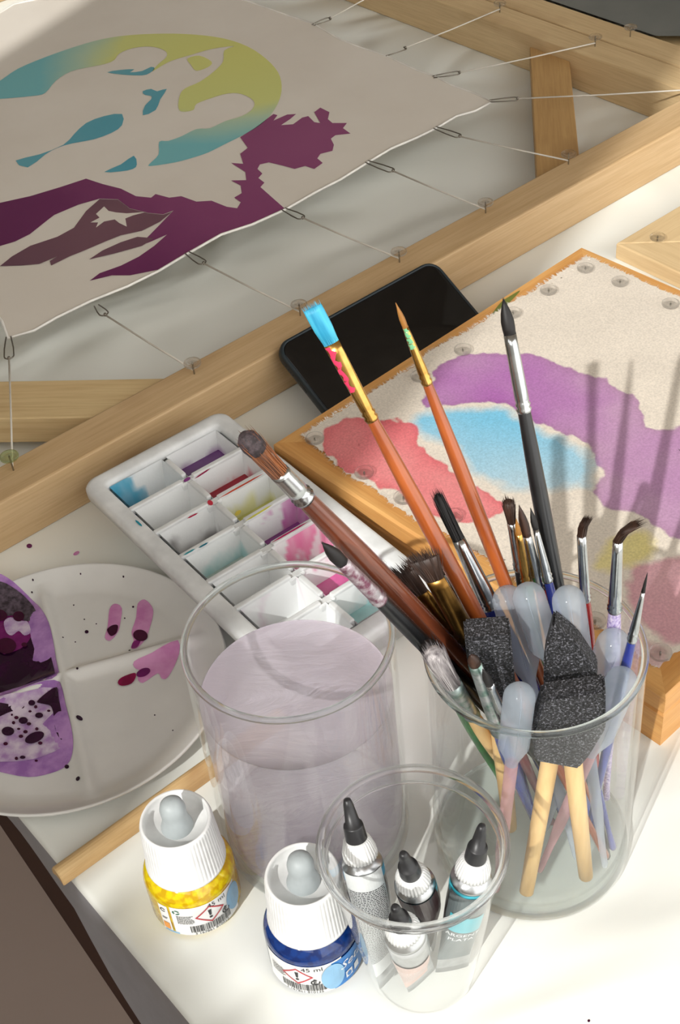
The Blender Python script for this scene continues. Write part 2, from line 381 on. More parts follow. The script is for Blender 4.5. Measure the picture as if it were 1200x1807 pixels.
def water_mat(name, tint, clear, milk, bmp, rough=0.0, swirl=1.0):
    """rinse water: refracts, passes light, and is evenly milky with stirred-in pigment; the noise only ripples it"""
    mt, nt, out = new_mat(name)
    t = N(nt, 'ShaderNodeBsdfTransparent'); t.inputs[0].default_value = (*tint, 1)
    g = N(nt, 'ShaderNodeBsdfGlass'); g.inputs['IOR'].default_value = 1.33; g.inputs[0].default_value = (*tint, 1)
    d = N(nt, 'ShaderNodeBsdfTranslucent'); d2 = N(nt, 'ShaderNodeBsdfDiffuse')
    n = noise(nt, 24, 6, .6, (.6, 1.7, 1)); n.inputs['Distortion'].default_value = 2.2
    d.inputs[0].default_value = d2.inputs[0].default_value = rgba((236, 226, 238))
    md = N(nt, 'ShaderNodeMixShader'); md.inputs[0].default_value = .7; nt.links.new(d.outputs[0], md.inputs[1]); nt.links.new(d2.outputs[0], md.inputs[2])
    b = N(nt, 'ShaderNodeBump'); b.inputs['Strength'].default_value = bmp; b.inputs['Distance'].default_value = .004
    nt.links.new(n.outputs['Fac'], b.inputs['Height']); nt.links.new(b.outputs[0], g.inputs['Normal'])
    x = N(nt, 'ShaderNodeMixShader'); x.inputs[0].default_value = 1 - clear; nt.links.new(t.outputs[0], x.inputs[1]); nt.links.new(g.outputs[0], x.inputs[2])
    y = N(nt, 'ShaderNodeMixShader'); y.inputs[0].default_value = milk; nt.links.new(x.outputs[0], y.inputs[1]); nt.links.new(md.outputs[0], y.inputs[2])
    nt.links.new(y.outputs[0], out.inputs[0]); return mt
M['water_top'] = water_mat('stirred_water_surface', (.96, .93, .97), .45, .34, 1.0)
M['water'] = water_mat('lilac_water', (.95, .92, .96), .5, .14, .6)
M['_old'] = refr_glass('lilac_water', (.93, .89, .94), 1.33, .72, 0, .8, 26, .006)

# ------------------------------------------------------------------ setting: floor, unseen shade wall, table
TABLE_H = 0.72
struct(bm_obj('floor', box_bm(-4, 4, -3, 5, -TABLE_H - .1, -TABLE_H), M['floor']), 'dark brown floor beside and under the table', 'floor')
WU = -1.2
wall = bpy.data.objects.new('shade_wall_unseen', None); col.objects.link(wall); wall.rotation_euler = (0, 0, A_BIG)  # unseen wall, added so its edges cast the shade on the table
struct(wall, 'unseen pale wall added to shape the sun, with openings', 'wall')
J = -.085  # jamb edge, set where the sun has to be cut off
def wall_piece(v0, v1, z0, z1): bm_obj('shade_wall_section', box_bm(WU - .12, WU, v0, v1, z0, z1), M['white_wall'], wall)
Z0, Z1, ZS, ZH = -TABLE_H, 2.45, 1.045, 2.3  # sill height set to keep the lower cloth flap out of the sun
wall_piece(-3.2, 3.4, Z0, ZS); wall_piece(-3.2, 3.4, ZH, Z1)
for v0, v1 in ((-3.2, -1.7), (J, .565), (1.1, 3.4)): wall_piece(v0, v1, ZS, ZH)
for v0, v1 in ((-1.7, J), (.565, 1.1)):  # second opening is made up, to sunlight the far end of the silk
    bm_obj('opening_sill', box_bm(WU - .14, WU + .05, v0, v1, ZS - .03, ZS, .004), M['white_cap'], wall)

struct(bm_obj('ceiling', box_bm(WU - .12, 3.2, -1.3, 3.4, 2.35, 2.45), M['ceil']), 'unseen pale plain ceiling above the table, added for reflections', 'ceiling').rotation_euler = (0, 0, A_BIG)  # unseen room surfaces, added for contrast in glass and metal and for fill
struct(bm_obj('wall_far', box_bm(WU - .12, 3.2, 3.3, 3.4, Z0, 2.35), M['dim_wall']), 'unseen pale plain wall beyond the frames, added for reflections', 'wall').rotation_euler = (0, 0, A_BIG)
struct(bm_obj('wall_right', box_bm(3.1, 3.2, -1.3, 3.3, Z0, 2.35), M['dim_wall']), 'unseen pale plain wall across the table, added for reflections', 'wall').rotation_euler = (0, 0, A_BIG)
table = thing('table', 'long table under the white plastic cloth', 'table', (0, 0, 0), A_BIG)
bm_obj('table_top', box_bm(.115, 1.75, -.35, 1.75, -.03, -.002, .003), M['pine2'], table)
for u_ in (.32, 1.66):
    for v_ in (-.26, 1.66): bm_obj('leg', box_bm(u_ - .025, u_ + .025, v_ - .025, v_ + .025, -TABLE_H, -.03, .003), M['pine2'], table)
# plastic cloth: top, rounded edge, short wavy flap
cl_pts = []
nv = 220
flap = [(-.4, .13), (.2, .13), (.37, .115), (.389, .096), (.41, .066), (.418, .045), (.425, .031), (.456, .029), (.488, .026), (.7, .04), (1.8, .05)]
def flap_d(v):
    for (a, x), (b, y) in zip(flap, flap[1:]):
        if a <= v <= b: return x + (y - x) * (v - a) / (b - a)
    return .05
vsn, fsn = [], []
prof = lambda v: [(1.8, 0), (.8, 0), (.3, 0), (.125, 0), (.1135, 0), (.1115, -.0005), (.110, -.002), (.1095, -.004), (.1088 + .0008 * math.sin(v * 40), -flap_d(v) * .5), (.1078 + .0014 * math.sin(v * 40 + .8), -flap_d(v))]
for i in range(nv + 1):
    v_ = -.38 + 2.16 * i / nv
    for (u_, z_) in prof(v_): vsn.append((u_, v_, z_))
K = 10
for i in range(nv):
    for k in range(K - 1): fsn.append((i * K + k, i * K + k + 1, (i + 1) * K + k + 1, (i + 1) * K + k))
split = [f for i, f in enumerate(fsn) if i % (K - 1) < K - 3]; hang = [f for i, f in enumerate(fsn) if i % (K - 1) >= K - 3]
cloth = mesh_obj('tablecloth', vsn, split, M['cloth']); cloth.rotation_euler = (0, 0, A_BIG)
hang_idx = sorted({q for f in hang for q in f}); re_ = {q: i for i, q in enumerate(hang_idx)}
mesh_obj('hanging_flap', [vsn[q] for q in hang_idx], [tuple(re_[q] for q in f) for f in hang], M['film'], cloth)
tag(cloth, 'white plastic sheet covering the table with a short hanging flap', 'tablecloth')
# taupe sheet lying on the floor beside the table
vsn, fsn = [], []
e0 = at(10, 1465, -TABLE_H); ue = e0.dot(U)
for i in range(41):
    for k in range(31):
        v_ = -.4 + 2.4 * i / 40; u_ = .196 + (v_ - .728) * .0672 - 1.0 + 1.0 * k / 30
        h = .012 + .02 * (math.sin(u_ * 9 + v_ * 3.1) * .5 + .5) * min(1, (30 - k) / 4) * (math.sin(v_ * 5 + 1) * .4 + .6)
        vsn.append((u_, v_, -TABLE_H + (h if k < 30 else .001)))
for i in range(40):
    for k in range(30): fsn.append((i * 31 + k, i * 31 + k + 1, (i + 1) * 31 + k + 1, (i + 1) * 31 + k))
sh = mesh_obj('floor_sheet', vsn, fsn, M['sheet']); sh.rotation_euler = (0, 0, A_BIG)
tag(sh, 'taupe sheet spread on the floor below the table edge', 'sheet')

# ------------------------------------------------------------------ stretcher frames
def bar(name, parent, p0, p1, w, z0, z1, mat, bev=.0015, poly=None):
    """bar from p0 to p1 (local xy of its centre line), grain along its length"""
    a = Vector((p0[0], p0[1])); b = Vector((p1[0], p1[1])); L = (b - a).length
    o = bm_obj(name, box_bm(0, L, -w / 2, w / 2, z0, z1, bev), mat, parent)
    o.location = (a.x, a.y, 0); o.rotation_euler = (0, 0, math.atan2(b.y - a.y, b.x - a.x)); return o
ZB = .038
big = thing('stretcher_frame', 'large pale wooden stretcher frame holding the moon painting', 'frame', (0, 0, 0), A_BIG)
vb = .6632; wb = .0331
bar('bar', big, (.146, vb + wb / 2), (.977, vb + wb / 2), wb, 0, ZB, M['pine'])
bar('bar', big, (.9437 + wb / 2, vb + wb), (.9437 + wb / 2, 1.5), wb, 0, ZB, M['pine2'])
bar('bar', big, (.146 + wb / 2, vb + wb), (.146 + wb / 2, 1.5), wb, 0, ZB, M['pine'])
bar('bar', big, (.146, 1.5 + wb / 2), (.977, 1.5 + wb / 2), wb, 0, ZB, M['pine2'])
def board(parent, corners_px, z0, z1, mat, ext=None):
    """flat brace board: its top outline read off at height z1, as a prism with grain along its first side"""
    P = [parent.matrix_world.inverted() @ at(x, y, z1) if not isinstance(x, str) else None for x, y in corners_px]
    return P
def brace(parent, a, b, w, z0, z1, mat):
    """board from a to b with ends cut along the two bars it joins (45 degree ends)"""
    a = Vector(a); b = Vector(b); d = (b - a); L = d.length; h = w / 2
    poly = [(-h, -h), (L + h, -h), (L - h, h), (h, h)]
    o = bm_obj('brace', prism(poly, z0, z1, .001), mat, parent); o.location = (a.x, a.y, 0)
    o.rotation_euler = (0, 0, math.atan2(d.y, d.x)); return o
# corner by the far bar: board face sits below the bar tops
bpy.context.view_layer.update()
brace(big, (.9437, vb + wb + .171), (.9437 - .171, vb + wb), .037, .008, .026, M['brace'])
brace(big, (.1791 + .166, vb + wb), (.1791, vb + wb + .166), .043, .012, .034, M['brace2'])

second = thing('stretcher_frame', 'pale wooden frame with grey silk lying against the far bar', 'frame', (0, 0, 0), A_BIG)
bar('bar', second, (.9795 + .017, .3 + .4), (.9795 + .017, 1.5), .034, 0, ZB, M['pine2'])
bar('bar', second, (.9795 + .034, .717), (1.6, .717), .034, 0, ZB, M['pine2'])
bar('bar', second, (.9795 + .034, 1.48), (1.6, 1.48), .034, 0, ZB, M['pine2'])
bar('bar', second, (1.617, .70), (1.617, 1.497), .034, 0, ZB, M['pine2'])
brace(second, (1.0135, .734 + .085), (1.0135 + .085, .734), .03, .004, .026, M['brace2'])
gs = mesh_obj('grey_silk', [(1.02, .80, .036), (1.06, .75, .036), (1.58, .75, .036), (1.58, 1.45, .036), (1.02, 1.45, .036)], [(0, 1, 2, 3, 4)], M['grey_silk'])
gs.rotation_euler = (0, 0, A_BIG); tag(gs, 'grey painted silk stretched in the far frame', 'silk')

third = thing('stretcher_frame', 'pale wooden frame corner with grain lines beside the small painting', 'frame', (0, 0, 0), A_BIG)
def mitred(parent, pts, w, z0, z1, mat, name='bar'):
    """closed rectangle of bars with 45 degree mitres; pts = outer corners counter-clockwise"""
    for i in range(4):
        a = Vector(pts[i]); b = Vector(pts[(i + 1) % 4]); d = (b - a); L = d.length
        o = bm_obj(name, prism([(0, 0), (L, 0), (L - w, w), (w, w)], z0, z1, .0012), mat, parent)
        o.location = (a.x, a.y, 0); o.rotation_euler = (0, 0, math.atan2(d.y, d.x))
mitred(third, [(.741, .25), (1.2, .25), (1.2, .6055), (.741, .6055)], .04, 0, .014, M['pine2'])

# ------------------------------------------------------------------ big silk painting
ZK = .0392
def pk(x, y): return at(x, y, ZK)
edge_lo = [(868, 180), (838, 196), (805, 205), (770, 226), (735, 243), (690, 262), (650, 286), (600, 317), (555, 340), (503, 370), (445, 396), (390, 414), (332, 447), (280, 478), (225, 505), (160, 531), (100, 560), (60, 583), (15, 597)]
edge_up = [(868, 180), (838, 165), (800, 152), (768, 135), (735, 124), (705, 110), (680, 98), (640, 85), (600, 70), (555, 43), (510, 28), (470, 14), (430, 0)]
inv = Matrix.Rotation(-A_BIG, 4, 'Z')
lo = [inv @ pk(*p) for p in edge_lo]; upx = [inv @ pk(*p) for p in edge_up]
far_c = Vector((.818, 1.385, ZK)); left_c = Vector((.305, 1.385, ZK))
outline = list(reversed(upx)) + lo[1:]
def scal(a, b, n=6, amp=.012, inward=(0, 0)):
    out = []
    for k in range(n):
        for t in (.0, .25, .5, .75):
            s = (k + t) / n; q = a.lerp(b, s); q = q + Vector((inward[0], inward[1], 0)) * amp * math.sin(math.pi * t); out.append(q)
    return out
full = outline[:-1] + scal(outline[-1], left_c, 6, .012, (1, 0)) + scal(left_c, far_c, 6, .012, (0, -1)) + scal(far_c, outline[0], 2, .01, (-1, 0))
silk = thing('silk_painting', 'white silk painted with a yellow moon and purple silhouettes', 'painting', (0, 0, 0), A_BIG)
patch('silk', [(p.x, p.y) for p in full], ZK, M['silk'], silk, 0)
v_, f_ = tube([Vector((p.x, p.y, ZK)) for p in full], .0011, 6, True); mesh_obj('hem', v_, f_, M['hem'], silk)
def cA(pts): return [(x / 1.875, y / 1.875) for x, y in pts]
def silk_patch(name, pts, mat, off, n=0):
    P = [inv @ pk(*p) for p in cA(pts)]; P = [(p.x, p.y) for p in P]
    if n: P = smooth_poly(P, n)
    return patch(name, P, ZK, mat, silk, off)
moon_c = inv @ pk(422, 85)
M['moon'] = silk_paint('moon_wash', [(.0, (214, 214, 128)), (.52, (210, 214, 136)), (.63, (180, 204, 178)), (.80, (122, 188, 194))], moon_c, .25, nz=.12)
M['teal'] = silk_paint('teal_wash', [(.0, (78, 160, 182)), (1, (128, 180, 184))], inv @ pk(330, 270), .4, nz=.6)
M['purple'] = silk_paint('purple_wash', [(.0, (146, 80, 120)), (.35, (134, 66, 110)), (.6, (108, 42, 90)), (1, (82, 26, 70))], inv @ pk(560, 240), .42, nz=.22)
M['plum'] = silk_paint('plum_wash', [(.0, (120, 84, 96)), (1, (92, 60, 78))], inv @ pk(200, 390), .2, nz=.5)
moon = [(-60, 300), (0, 268), (60, 228), (150, 190), (250, 155), (340, 130), (430, 117), (540, 112), (640, 115), (740, 128), (820, 155), (880, 195), (920, 240), (932, 285), (925, 330), (900, 375), (860, 415), (800, 450), (740, 480), (690, 505), (640, 522), (580, 538), (500, 550), (495, 543), (525, 512), (527, 470), (557, 467), (600, 452), (650, 428), (695, 425), (745, 402), (800, 385), (835, 362), (840, 335), (800, 312), (755, 310), (700, 325), (650, 345), (640, 365), (600, 370), (590, 350), (597, 312), (615, 292), (660, 272), (705, 240), (738, 205), (742, 168), (775, 153), (700, 163), (630, 183), (560, 205), (505, 237), (525, 212), (552, 188), (545, 168), (500, 155), (440, 160), (395, 178), (378, 200), (345, 213), (300, 222), (235, 237), (185, 268), (150, 308), (110, 318), (0, 328), (-60, 332)]
silk_patch('moon_wash', moon, M['moon'], .0003, 3)
silk_patch('moon_wash', [(620, 195), (660, 185), (700, 205), (690, 222), (650, 235), (632, 215)], M['moon'], .0003, 3)
for pts in ([(355, 240), (400, 232), (445, 230), (430, 240), (470, 236), (500, 222), (512, 228), (495, 243), (470, 250), (410, 248)],
            [(472, 303), (500, 295), (520, 303), (552, 295), (530, 330), (515, 365), (473, 382), (480, 350), (500, 330), (500, 318), (480, 315)],
            [(52, 532), (130, 512), (210, 480), (245, 445), (285, 408), (345, 385), (404, 378), (404, 415), (370, 440), (310, 462), (240, 475), (190, 490), (150, 512), (92, 555)],
            [(345, 570), (400, 545), (443, 516), (453, 545), (440, 560), (400, 568)]):
    silk_patch('teal_shape', pts, M['teal'], .0003, 2)
purple = [(-60, 690), (0, 672), (100, 650), (200, 620), (285, 592), (340, 610), (400, 625), (450, 650), (500, 655), (515, 643), (560, 655), (600, 650), (650, 668), (700, 665), (750, 685), (785, 690), (797, 670), (775, 655), (800, 640), (797, 615), (765, 598), (815, 597), (812, 570), (765, 540), (805, 543), (795, 510), (820, 490), (795, 455), (850, 420), (905, 378), (918, 382), (905, 400), (950, 380), (980, 378), (960, 395), (930, 415), (970, 412), (1000, 390), (1020, 385), (1040, 405), (1060, 408), (1040, 372), (1060, 357), (1090, 372), (1085, 395), (1100, 408), (1148, 408), (1135, 425), (1160, 443), (1110, 448), (1095, 460), (1105, 480), (1100, 500), (1060, 510), (1050, 525), (1068, 540), (1040, 560), (1010, 550), (975, 560), (940, 550), (890, 538), (860, 545), (852, 560), (868, 575), (855, 590), (875, 605), (862, 620), (890, 645), (941, 690), (832, 740), (730, 775), (622, 835), (525, 893), (430, 912), (370, 912), (297, 930), (330, 905), (400, 880), (460, 850), (510, 815), (553, 777), (500, 800), (460, 815), (575, 697), (540, 710), (490, 705), (430, 690), (390, 660), (330, 658), (260, 678), (180, 712), (150, 735), (100, 775), (50, 800), (0, 815), (-60, 830)]
silk_patch('purple_shape', purple, M['purple'], .0003)
plum = [(-60, 900), (0, 882), (40, 850), (100, 815), (190, 785), (245, 755), (285, 700), (330, 660), (390, 662), (430, 692), (490, 707), (540, 712), (570, 702), (530, 735), (470, 765), (400, 780), (350, 800), (280, 830), (230, 850), (170, 880), (165, 865), (190, 850), (130, 875), (70, 880), (0, 882), (-60, 905)]
plum.pop(-2)
silk_patch('plum_feather', plum[1:-1], M['plum'], .00045)
silk_patch('plum_feather', [(295, 860), (340, 830), (400, 803), (455, 785), (510, 790), (470, 815), (380, 840)], M['plum'], .00045)
silk_patch('reserved_bird', [(318, 710), (345, 685), (360, 700), (385, 705), (420, 708), (485, 703), (440, 715), (415, 725), (420, 752), (395, 740), (380, 728), (345, 735), (318, 755), (325, 738), (300, 738), (330, 722)], M['silk'], .0006)

# ---- push pins, hooks, elastic cords
pin_v, pin_f = lathe([(.0001, .0012), (.0030, .0010), (.0052, .0004), (.0061, .0010), (.0064, .0020), (.0061, .0030), (.0053, .0034), (.0046, .0028), (.0036, .0026), (.0027, .0034), (.0018, .0036), (.0001, .0034)], 24)
pin_me = bpy.data.meshes.new('pin_head'); pin_me.from_pydata(pin_v, [], pin_f); pin_me.polygons.foreach_set('use_smooth', [True] * len(pin_me.polygons)); pin_me.materials.append(M['clear'])
st_v, st_f = lathe([(.0001, -.012), (.0006, -.009), (.0006, .0030), (.0001, .0032)], 8)
st_me = bpy.data.meshes.new('pin_stem'); st_me.from_pydata(st_v, [], st_f); st_me.materials.append(M['pinsteel'])
green_me = pin_me.copy(); green_me.materials.clear(); green_me.materials.append(M['clear_green'])
def pin(p, label, group, lift=.004, me=pin_me, tilt=0.0):
    t = thing('push_pin', label, 'push pin', p, 0, group)
    h = bpy.data.objects.new('head', me); col.objects.link(h); h.parent = t; h.location = (0, 0, lift)
    s = bpy.data.objects.new('stem', st_me); col.objects.link(s); s.parent = t; s.location = (0, 0, lift - .001)
    t.rotation_euler = (tilt, tilt * .6, random.random() * 6); return t
big_pins = [(1003, 290), (857, 376), (705, 463), (530, 557), (343, 660)]
FRONT_LAB = ['clear push pin on the front bar beside the brace board', 'clear push pin on the front bar between brace board and phone', 'clear push pin on the front bar just above the phone', 'clear push pin on the front bar behind the blue bristles', 'clear push pin on the front bar behind the paint tray']
for p, lb_ in zip(big_pins, FRONT_LAB): pin(at(*p, ZB), lb_, 'pins along the front bar', .0075)
pin(at(24, 830, ZB), 'greenish push pin in the front bar near the left brace of the moon frame'.replace(' left', ''), None, .010, green_me)
for p, lb_ in (((882, 22), 'clear push pin on the far bar facing the open hook'), ((1050, 82), 'clear push pin on the far bar above the brace board')): pin(at(*p, ZB), lb_, 'pins along the far bar', .0075)
pin(at(1112, 65, ZB), 'clear push pin on the bar of the grey silk frame', None, .0075)
pin(at(1160, 424, .014), 'clear push pin in the mitred corner of the pale frame', None, .0012)

def wire_hook(a, d, label, L=.03, w=.0042, open_=False):
    """bent steel hook lying from silk edge a in direction d"""
    d = d.normalized(); s = Vector((-d.y, d.x, 0)); pts = []
    for k in range(9): t = math.pi * (k / 8 - .5); pts.append(a + d * (L - w + w * math.cos(t)) + s * w * math.sin(t))
    if open_: pts = pts[1:7]
    body = [a - d * .003 + s * w * .6] + ([] if open_ else [])
    path = ([a - d * .002 - s * w * .5, a + d * L * .5 - s * w * .95] if not open_ else [a - s * .001, a + d * L * .5 - s * w * .9]) + pts
    if not open_: path += [a + d * L * .5 + s * w * .95, a - d * .002 + s * w * .5]
    v, f = tube(path, .00055, 6)
    t = thing('silk_hook', label, 'hook', a, 0, 'steel hooks along the silk edge')
    o = mesh_obj('wire', [Vector(q) - a for q in v], f, M['steel'], t)
    v, f = lathe([(.0009, 0), (.0012, .0006), (.0012, .0018), (.0009, .0024)], 8, True, True)
    mesh_obj('catch', v, f, M['steel'], t, loc=d * (L - .0005) + Vector((0, 0, -.001)))
    return a + d * L
hk = 'steel hook joining the silk hem to an elastic cord'
HOOK_LAB = {(868, 178): 'steel hook at the pointed silk corner beside the brace', (680, 98): 'open bent steel hook on the far silk hem', (503, 370): 'steel hook beside the tip of the purple silhouette', (15, 597): 'steel hook hanging towards the greenish push pin', (770, 226): 'steel hook on the near hem beside the pointed silk corner', (650, 286): 'steel hook on the near hem facing the pin between brace and phone', (332, 447): 'steel hook on the near hem at the lowest purple tail', (172, 541): 'short steel hook on the near hem facing the paint tray', (768, 135): 'steel hook on the far hem beside the pointed silk corner', (555, 43): 'steel hook on the far hem beyond the open hook'}
def hook_px(a, b, open_=False):
    A = at(*a, ZK + .0008); B = at(*b, ZK + .0008); return wire_hook(A, B - A, HOOK_LAB.get(a, hk), (B - A).length, .0035, open_)
def cord(p0, p1, label='white elastic cord between a silk hook and a push pin'):
    v, f = tube([p0, (p0 + p1) / 2 + Vector((0, 0, -.0006)), p1], .0007, 6)
    tag(mesh_obj('elastic_cord', v, f, M['cord']), label, 'cord', 'elastic cords of the moon painting')
for (a, b, pinpx) in (((770, 226), (812, 241), (1003, 290)), ((650, 286), (694, 302), (857, 376)), ((503, 370), (535, 385), (705, 463)), ((332, 447), (360, 465), (530, 557)), ((172, 541), (186, 556), (343, 660)), ((15, 597), (16, 633), (24, 830)),
                      ((768, 135), (812, 128), (1050, 82)), ((680, 98), (716, 84), (882, 22)), ((868, 178), (914, 174), None), ((555, 43), (583, 32), None)):
    e = hook_px(a, b, a == (680, 98))
    q = at(*pinpx, ZB) + Vector((0, 0, .0035)) if pinpx else (at(1222, 158, ZB + .004) if a == (868, 178) else at(720, -45, ZB + .004))
    cord(e, q, {(868, 178): 'white elastic cord from the pointed silk corner', (680, 98): 'white elastic cord from the open steel hook', (503, 370): 'white elastic cord beside the purple silhouette', (15, 597): 'white elastic cord tied to the greenish push pin', (770, 226): 'white elastic cord crossing the brace board on the front bar side', (650, 286): 'white elastic cord to the pin between brace board and phone', (332, 447): 'white elastic cord to the pin behind the blue bristles', (172, 541): 'white elastic cord to the pin behind the paint tray', (768, 135): 'white elastic cord to the far pin above the brace board', (555, 43): 'white elastic cord from the far hem beyond the open hook'}.get(a, 'white elastic cord between a silk hook and a push pin'))
pin(at(1222, 162, ZB), 'clear push pin at the corner where the two bars meet', None, .0075)
pin(at(720, -41, ZB), 'clear push pin on the far bar beyond the knotty stretch', 'pins along the far bar', .0075)

# ------------------------------------------------------------------ small painted frame
A_SM = math.radians(38.69); L1, L2, HS = .3115, .3140, .0401
sA = Vector((-.0640 * .6, 1.1523 * .6, 0))
small = thing('painted_frame', 'small orange wooden frame pinned with red, blue and purple silk', 'frame', sA, A_SM)
invs = Matrix.Rotation(-A_SM, 4, 'Z') @ Matrix.Translation(-sA)
bw = .030
prof_bar = [(.0, 0), (.0, .024), (.0012, .025), (.0012, .0262), (.0, .0272), (.0, .0385), (.0016, HS), (bw, HS), (bw, 0)]
def moulded(name, parent, a, b, mat):
    a = Vector(a); b = Vector(b); d = b - a; L = d.length; vs_, fs = [], []; n = len(prof_bar)
    for (o, z) in prof_bar: vs_.append((o, o, z))
    for (o, z) in prof_bar: vs_.append((L - o, o, z))
    for i in range(n): j = (i + 1) % n; fs.append((i, j, n + j, n + i))
    fs += [tuple(range(n)), tuple(reversed(range(n, 2 * n)))]
    o = mesh_obj(name, vs_, fs, mat, parent, False); o.location = (a.x, a.y, 0); o.rotation_euler = (0, 0, math.atan2(d.y, d.x))
    b_ = bmesh.new(); b_.from_mesh(o.data); bmesh.ops.recalc_face_normals(b_, faces=b_.faces[:]); b_.to_mesh(o.data); b_.free(); return o
C4 = [(0, -L2), (L1, -L2), (L1, 0), (0, 0)]
for i in range(4): moulded('bar', small, C4[i], C4[(i + 1) % 4], M['orange_wood'])
patch('green_paint_mark', smooth_poly([(lambda p: (p.x, p.y))(invs @ at(x, y, HS)) for x, y in ((868, 556), (884, 534), (900, 523), (918, 513), (906, 527), (888, 545))], 3), HS, plain('olive_paint', (120, 128, 58), .5), small, .0003)
zs = HS + .0009
NX, NY = 330, 330
tt = np.linspace(0, 1, NX); X_, Y_ = np.meshgrid(tt, tt, indexing='ij'); X_ = X_.ravel(); Y_ = Y_.ravel()
def wob(s, ch, amp): return (fbm(np.stack([s * 6 + ch * 3.1, s * 0 + ch], 1), 1.0, ch) - .5) * amp + (vnoise(np.stack([s * 150, s * 0 + ch], 1), 1, ch) - .5) * .0022
xl = .0135 + wob(Y_, 1, .012); xr = L1 - .010 + wob(Y_, 2, .008)
yt = -.0105 + wob(X_, 3, .008); yb = -L2 + .014 + wob(X_, 4, .01)
PX = xl + (xr - xl) * X_; PY = yb + (yt - yb) * Y_
PP = np.stack([PX, PY], 1)
def sm_poly(pts, n=4, cr=True):
    q = [((x / 1.66667 + 480, y / 1.66667 + 420) if cr else (x, y)) for x, y in pts]
    w = [invs @ at(x, y, zs) for x, y in q]; return [(p.x, p.y) for p in smooth_poly([(p.x, p.y) for p in w], n)]
purp = sm_poly([(440, 470), (470, 420), (480, 390), (530, 350), (600, 332), (690, 335), (780, 352), (880, 385), (960, 410), (1030, 440), (1080, 475), (1100, 520), (1098, 555), (1150, 570), (1220, 560), (1320, 600), (1400, 800), (1320, 930), (1230, 900), (1180, 880), (1130, 850), (1080, 810), (1020, 805), (960, 780), (945, 740), (965, 680), (940, 620), (880, 580), (800, 555), (740, 520), (690, 490), (600, 488), (520, 495), (450, 490)])
blue = sm_poly([(410, 520), (440, 505), (520, 495), (600, 487), (690, 490), (740, 525), (800, 555), (880, 590), (940, 620), (965, 680), (950, 740), (900, 750), (840, 755), (760, 750), (700, 755), (640, 735), (600, 720), (560, 690), (530, 640), (470, 610), (435, 590), (410, 550)])
red = sm_poly([(152, 600), (160, 570), (200, 535), (250, 525), (330, 532), (390, 545), (425, 570), (430, 605), (470, 630), (520, 665), (560, 700), (600, 730), (640, 745), (650, 765), (680, 790), (675, 805), (640, 825), (580, 842), (540, 835), (500, 830), (450, 815), (380, 765), (330, 745), (270, 712), (230, 690), (190, 655), (160, 630)])
yel = sm_poly([(1080, 940), (1120, 925), (1155, 940), (1162, 972), (1130, 1000), (1085, 1012), (1040, 1005), (1055, 960)], 4, False)
mauve = sm_poly([(1112, 1000), (1150, 992), (1200, 985), (1300, 1000), (1300, 1150), (1200, 1140), (1150, 1120), (1110, 1070)], 4, False)
mauve2 = sm_poly([(790, 1290), (900, 1240), (1060, 1150), (1120, 1120), (1180, 1170), (1000, 1290), (850, 1380)], 4, False)
base = np.tile(np.array(lin((224, 214, 200))), (len(PP), 1))
brd = np.minimum.reduce([PX - xl, xr - PX, PY - yb, yt - PY])
base *= (1 - .10 * (fbm(PP, 40, 2) - .4))[:, None]
jit = (fbm(PP, 140, 0) - .5) * .006 + (fbm(PP, 45, 3) - .5) * .008
def wash(poly, c_in, c_edge, strength=.9, soft=.0012, var=.35, ch=1, fade=None):
    global base
    d = sdf(PP, poly) + jit
    a = np.clip(-d / soft, 0, 1) * strength * (1 - var * fbm(PP, 26, ch))
    if fade is not None: a *= fade
    e = np.exp(-np.clip(-d, 0, 1) / .0035)[:, None]
    c = np.array(lin(c_in)) * (1 - e) + np.array(lin(c_edge)) * e
    base = base * (1 - a[:, None]) + c * a[:, None]
def gfade(px0, px1, lo, hi):
    a = invs @ at(*px0, zs); b = invs @ at(*px1, zs); a = np.array((a.x, a.y)); b = np.array((b.x, b.y)); e = b - a
    return lo + (hi - lo) * np.clip((PP - a) @ e / (e @ e), 0, 1)
wash(mauve2, (206, 150, 158), (196, 130, 144), .7, .006)
wash(mauve, (206, 140, 158), (190, 112, 136), .85, .004, ch=2)
wash(yel, (226, 212, 120), (222, 200, 96), .85, .006, ch=3)
wash(blue, (112, 192, 226), (120, 196, 224), 1.0, .010, .2, 2, gfade((880, 740), (880, 880), 1, .55))
wash(purp, (166, 92, 172), (142, 62, 144), 1.0, .0012, .3, 3, gfade((770, 680), (1100, 720), 1.1, .82).clip(0, 1))
wash(red, (226, 112, 120), (206, 66, 84), 1.0, .0012, .25, 1)
idx = np.arange(NX * NY).reshape(NX, NY)
quads = np.stack([idx[:-1, :-1], idx[1:, :-1], idx[1:, 1:], idx[:-1, 1:]], -1).reshape(-1, 4)
zz = zs + .0006 * np.sin(PX * 95 + PY * 30) * np.clip(.02 - brd, 0, .02) / .02
me = bpy.data.meshes.new('silk')
me.vertices.add(len(PP)); me.vertices.foreach_set('co', np.stack([PX, PY, zz], 1).astype(np.float32).ravel())
me.loops.add(quads.size); me.loops.foreach_set('vertex_index', quads.ravel().astype(np.int32))
me.polygons.add(len(quads)); me.polygons.foreach_set('loop_start', np.arange(0, quads.size, 4, dtype=np.int32)); me.polygons.foreach_set('loop_total', np.full(len(quads), 4, np.int32))
me.update(calc_edges=True); me.polygons.foreach_set('use_smooth', [True] * len(quads))
M['wash'] = attr_mat('watercolour_silk', .5, .35, .16, 0, bmp=.3, fs=700)
so = link('silk', me, M['wash'], small); set_col(so, np.clip(base, 0, 1))
so['label'] = 'white silk with red, blue, purple and yellow washes'
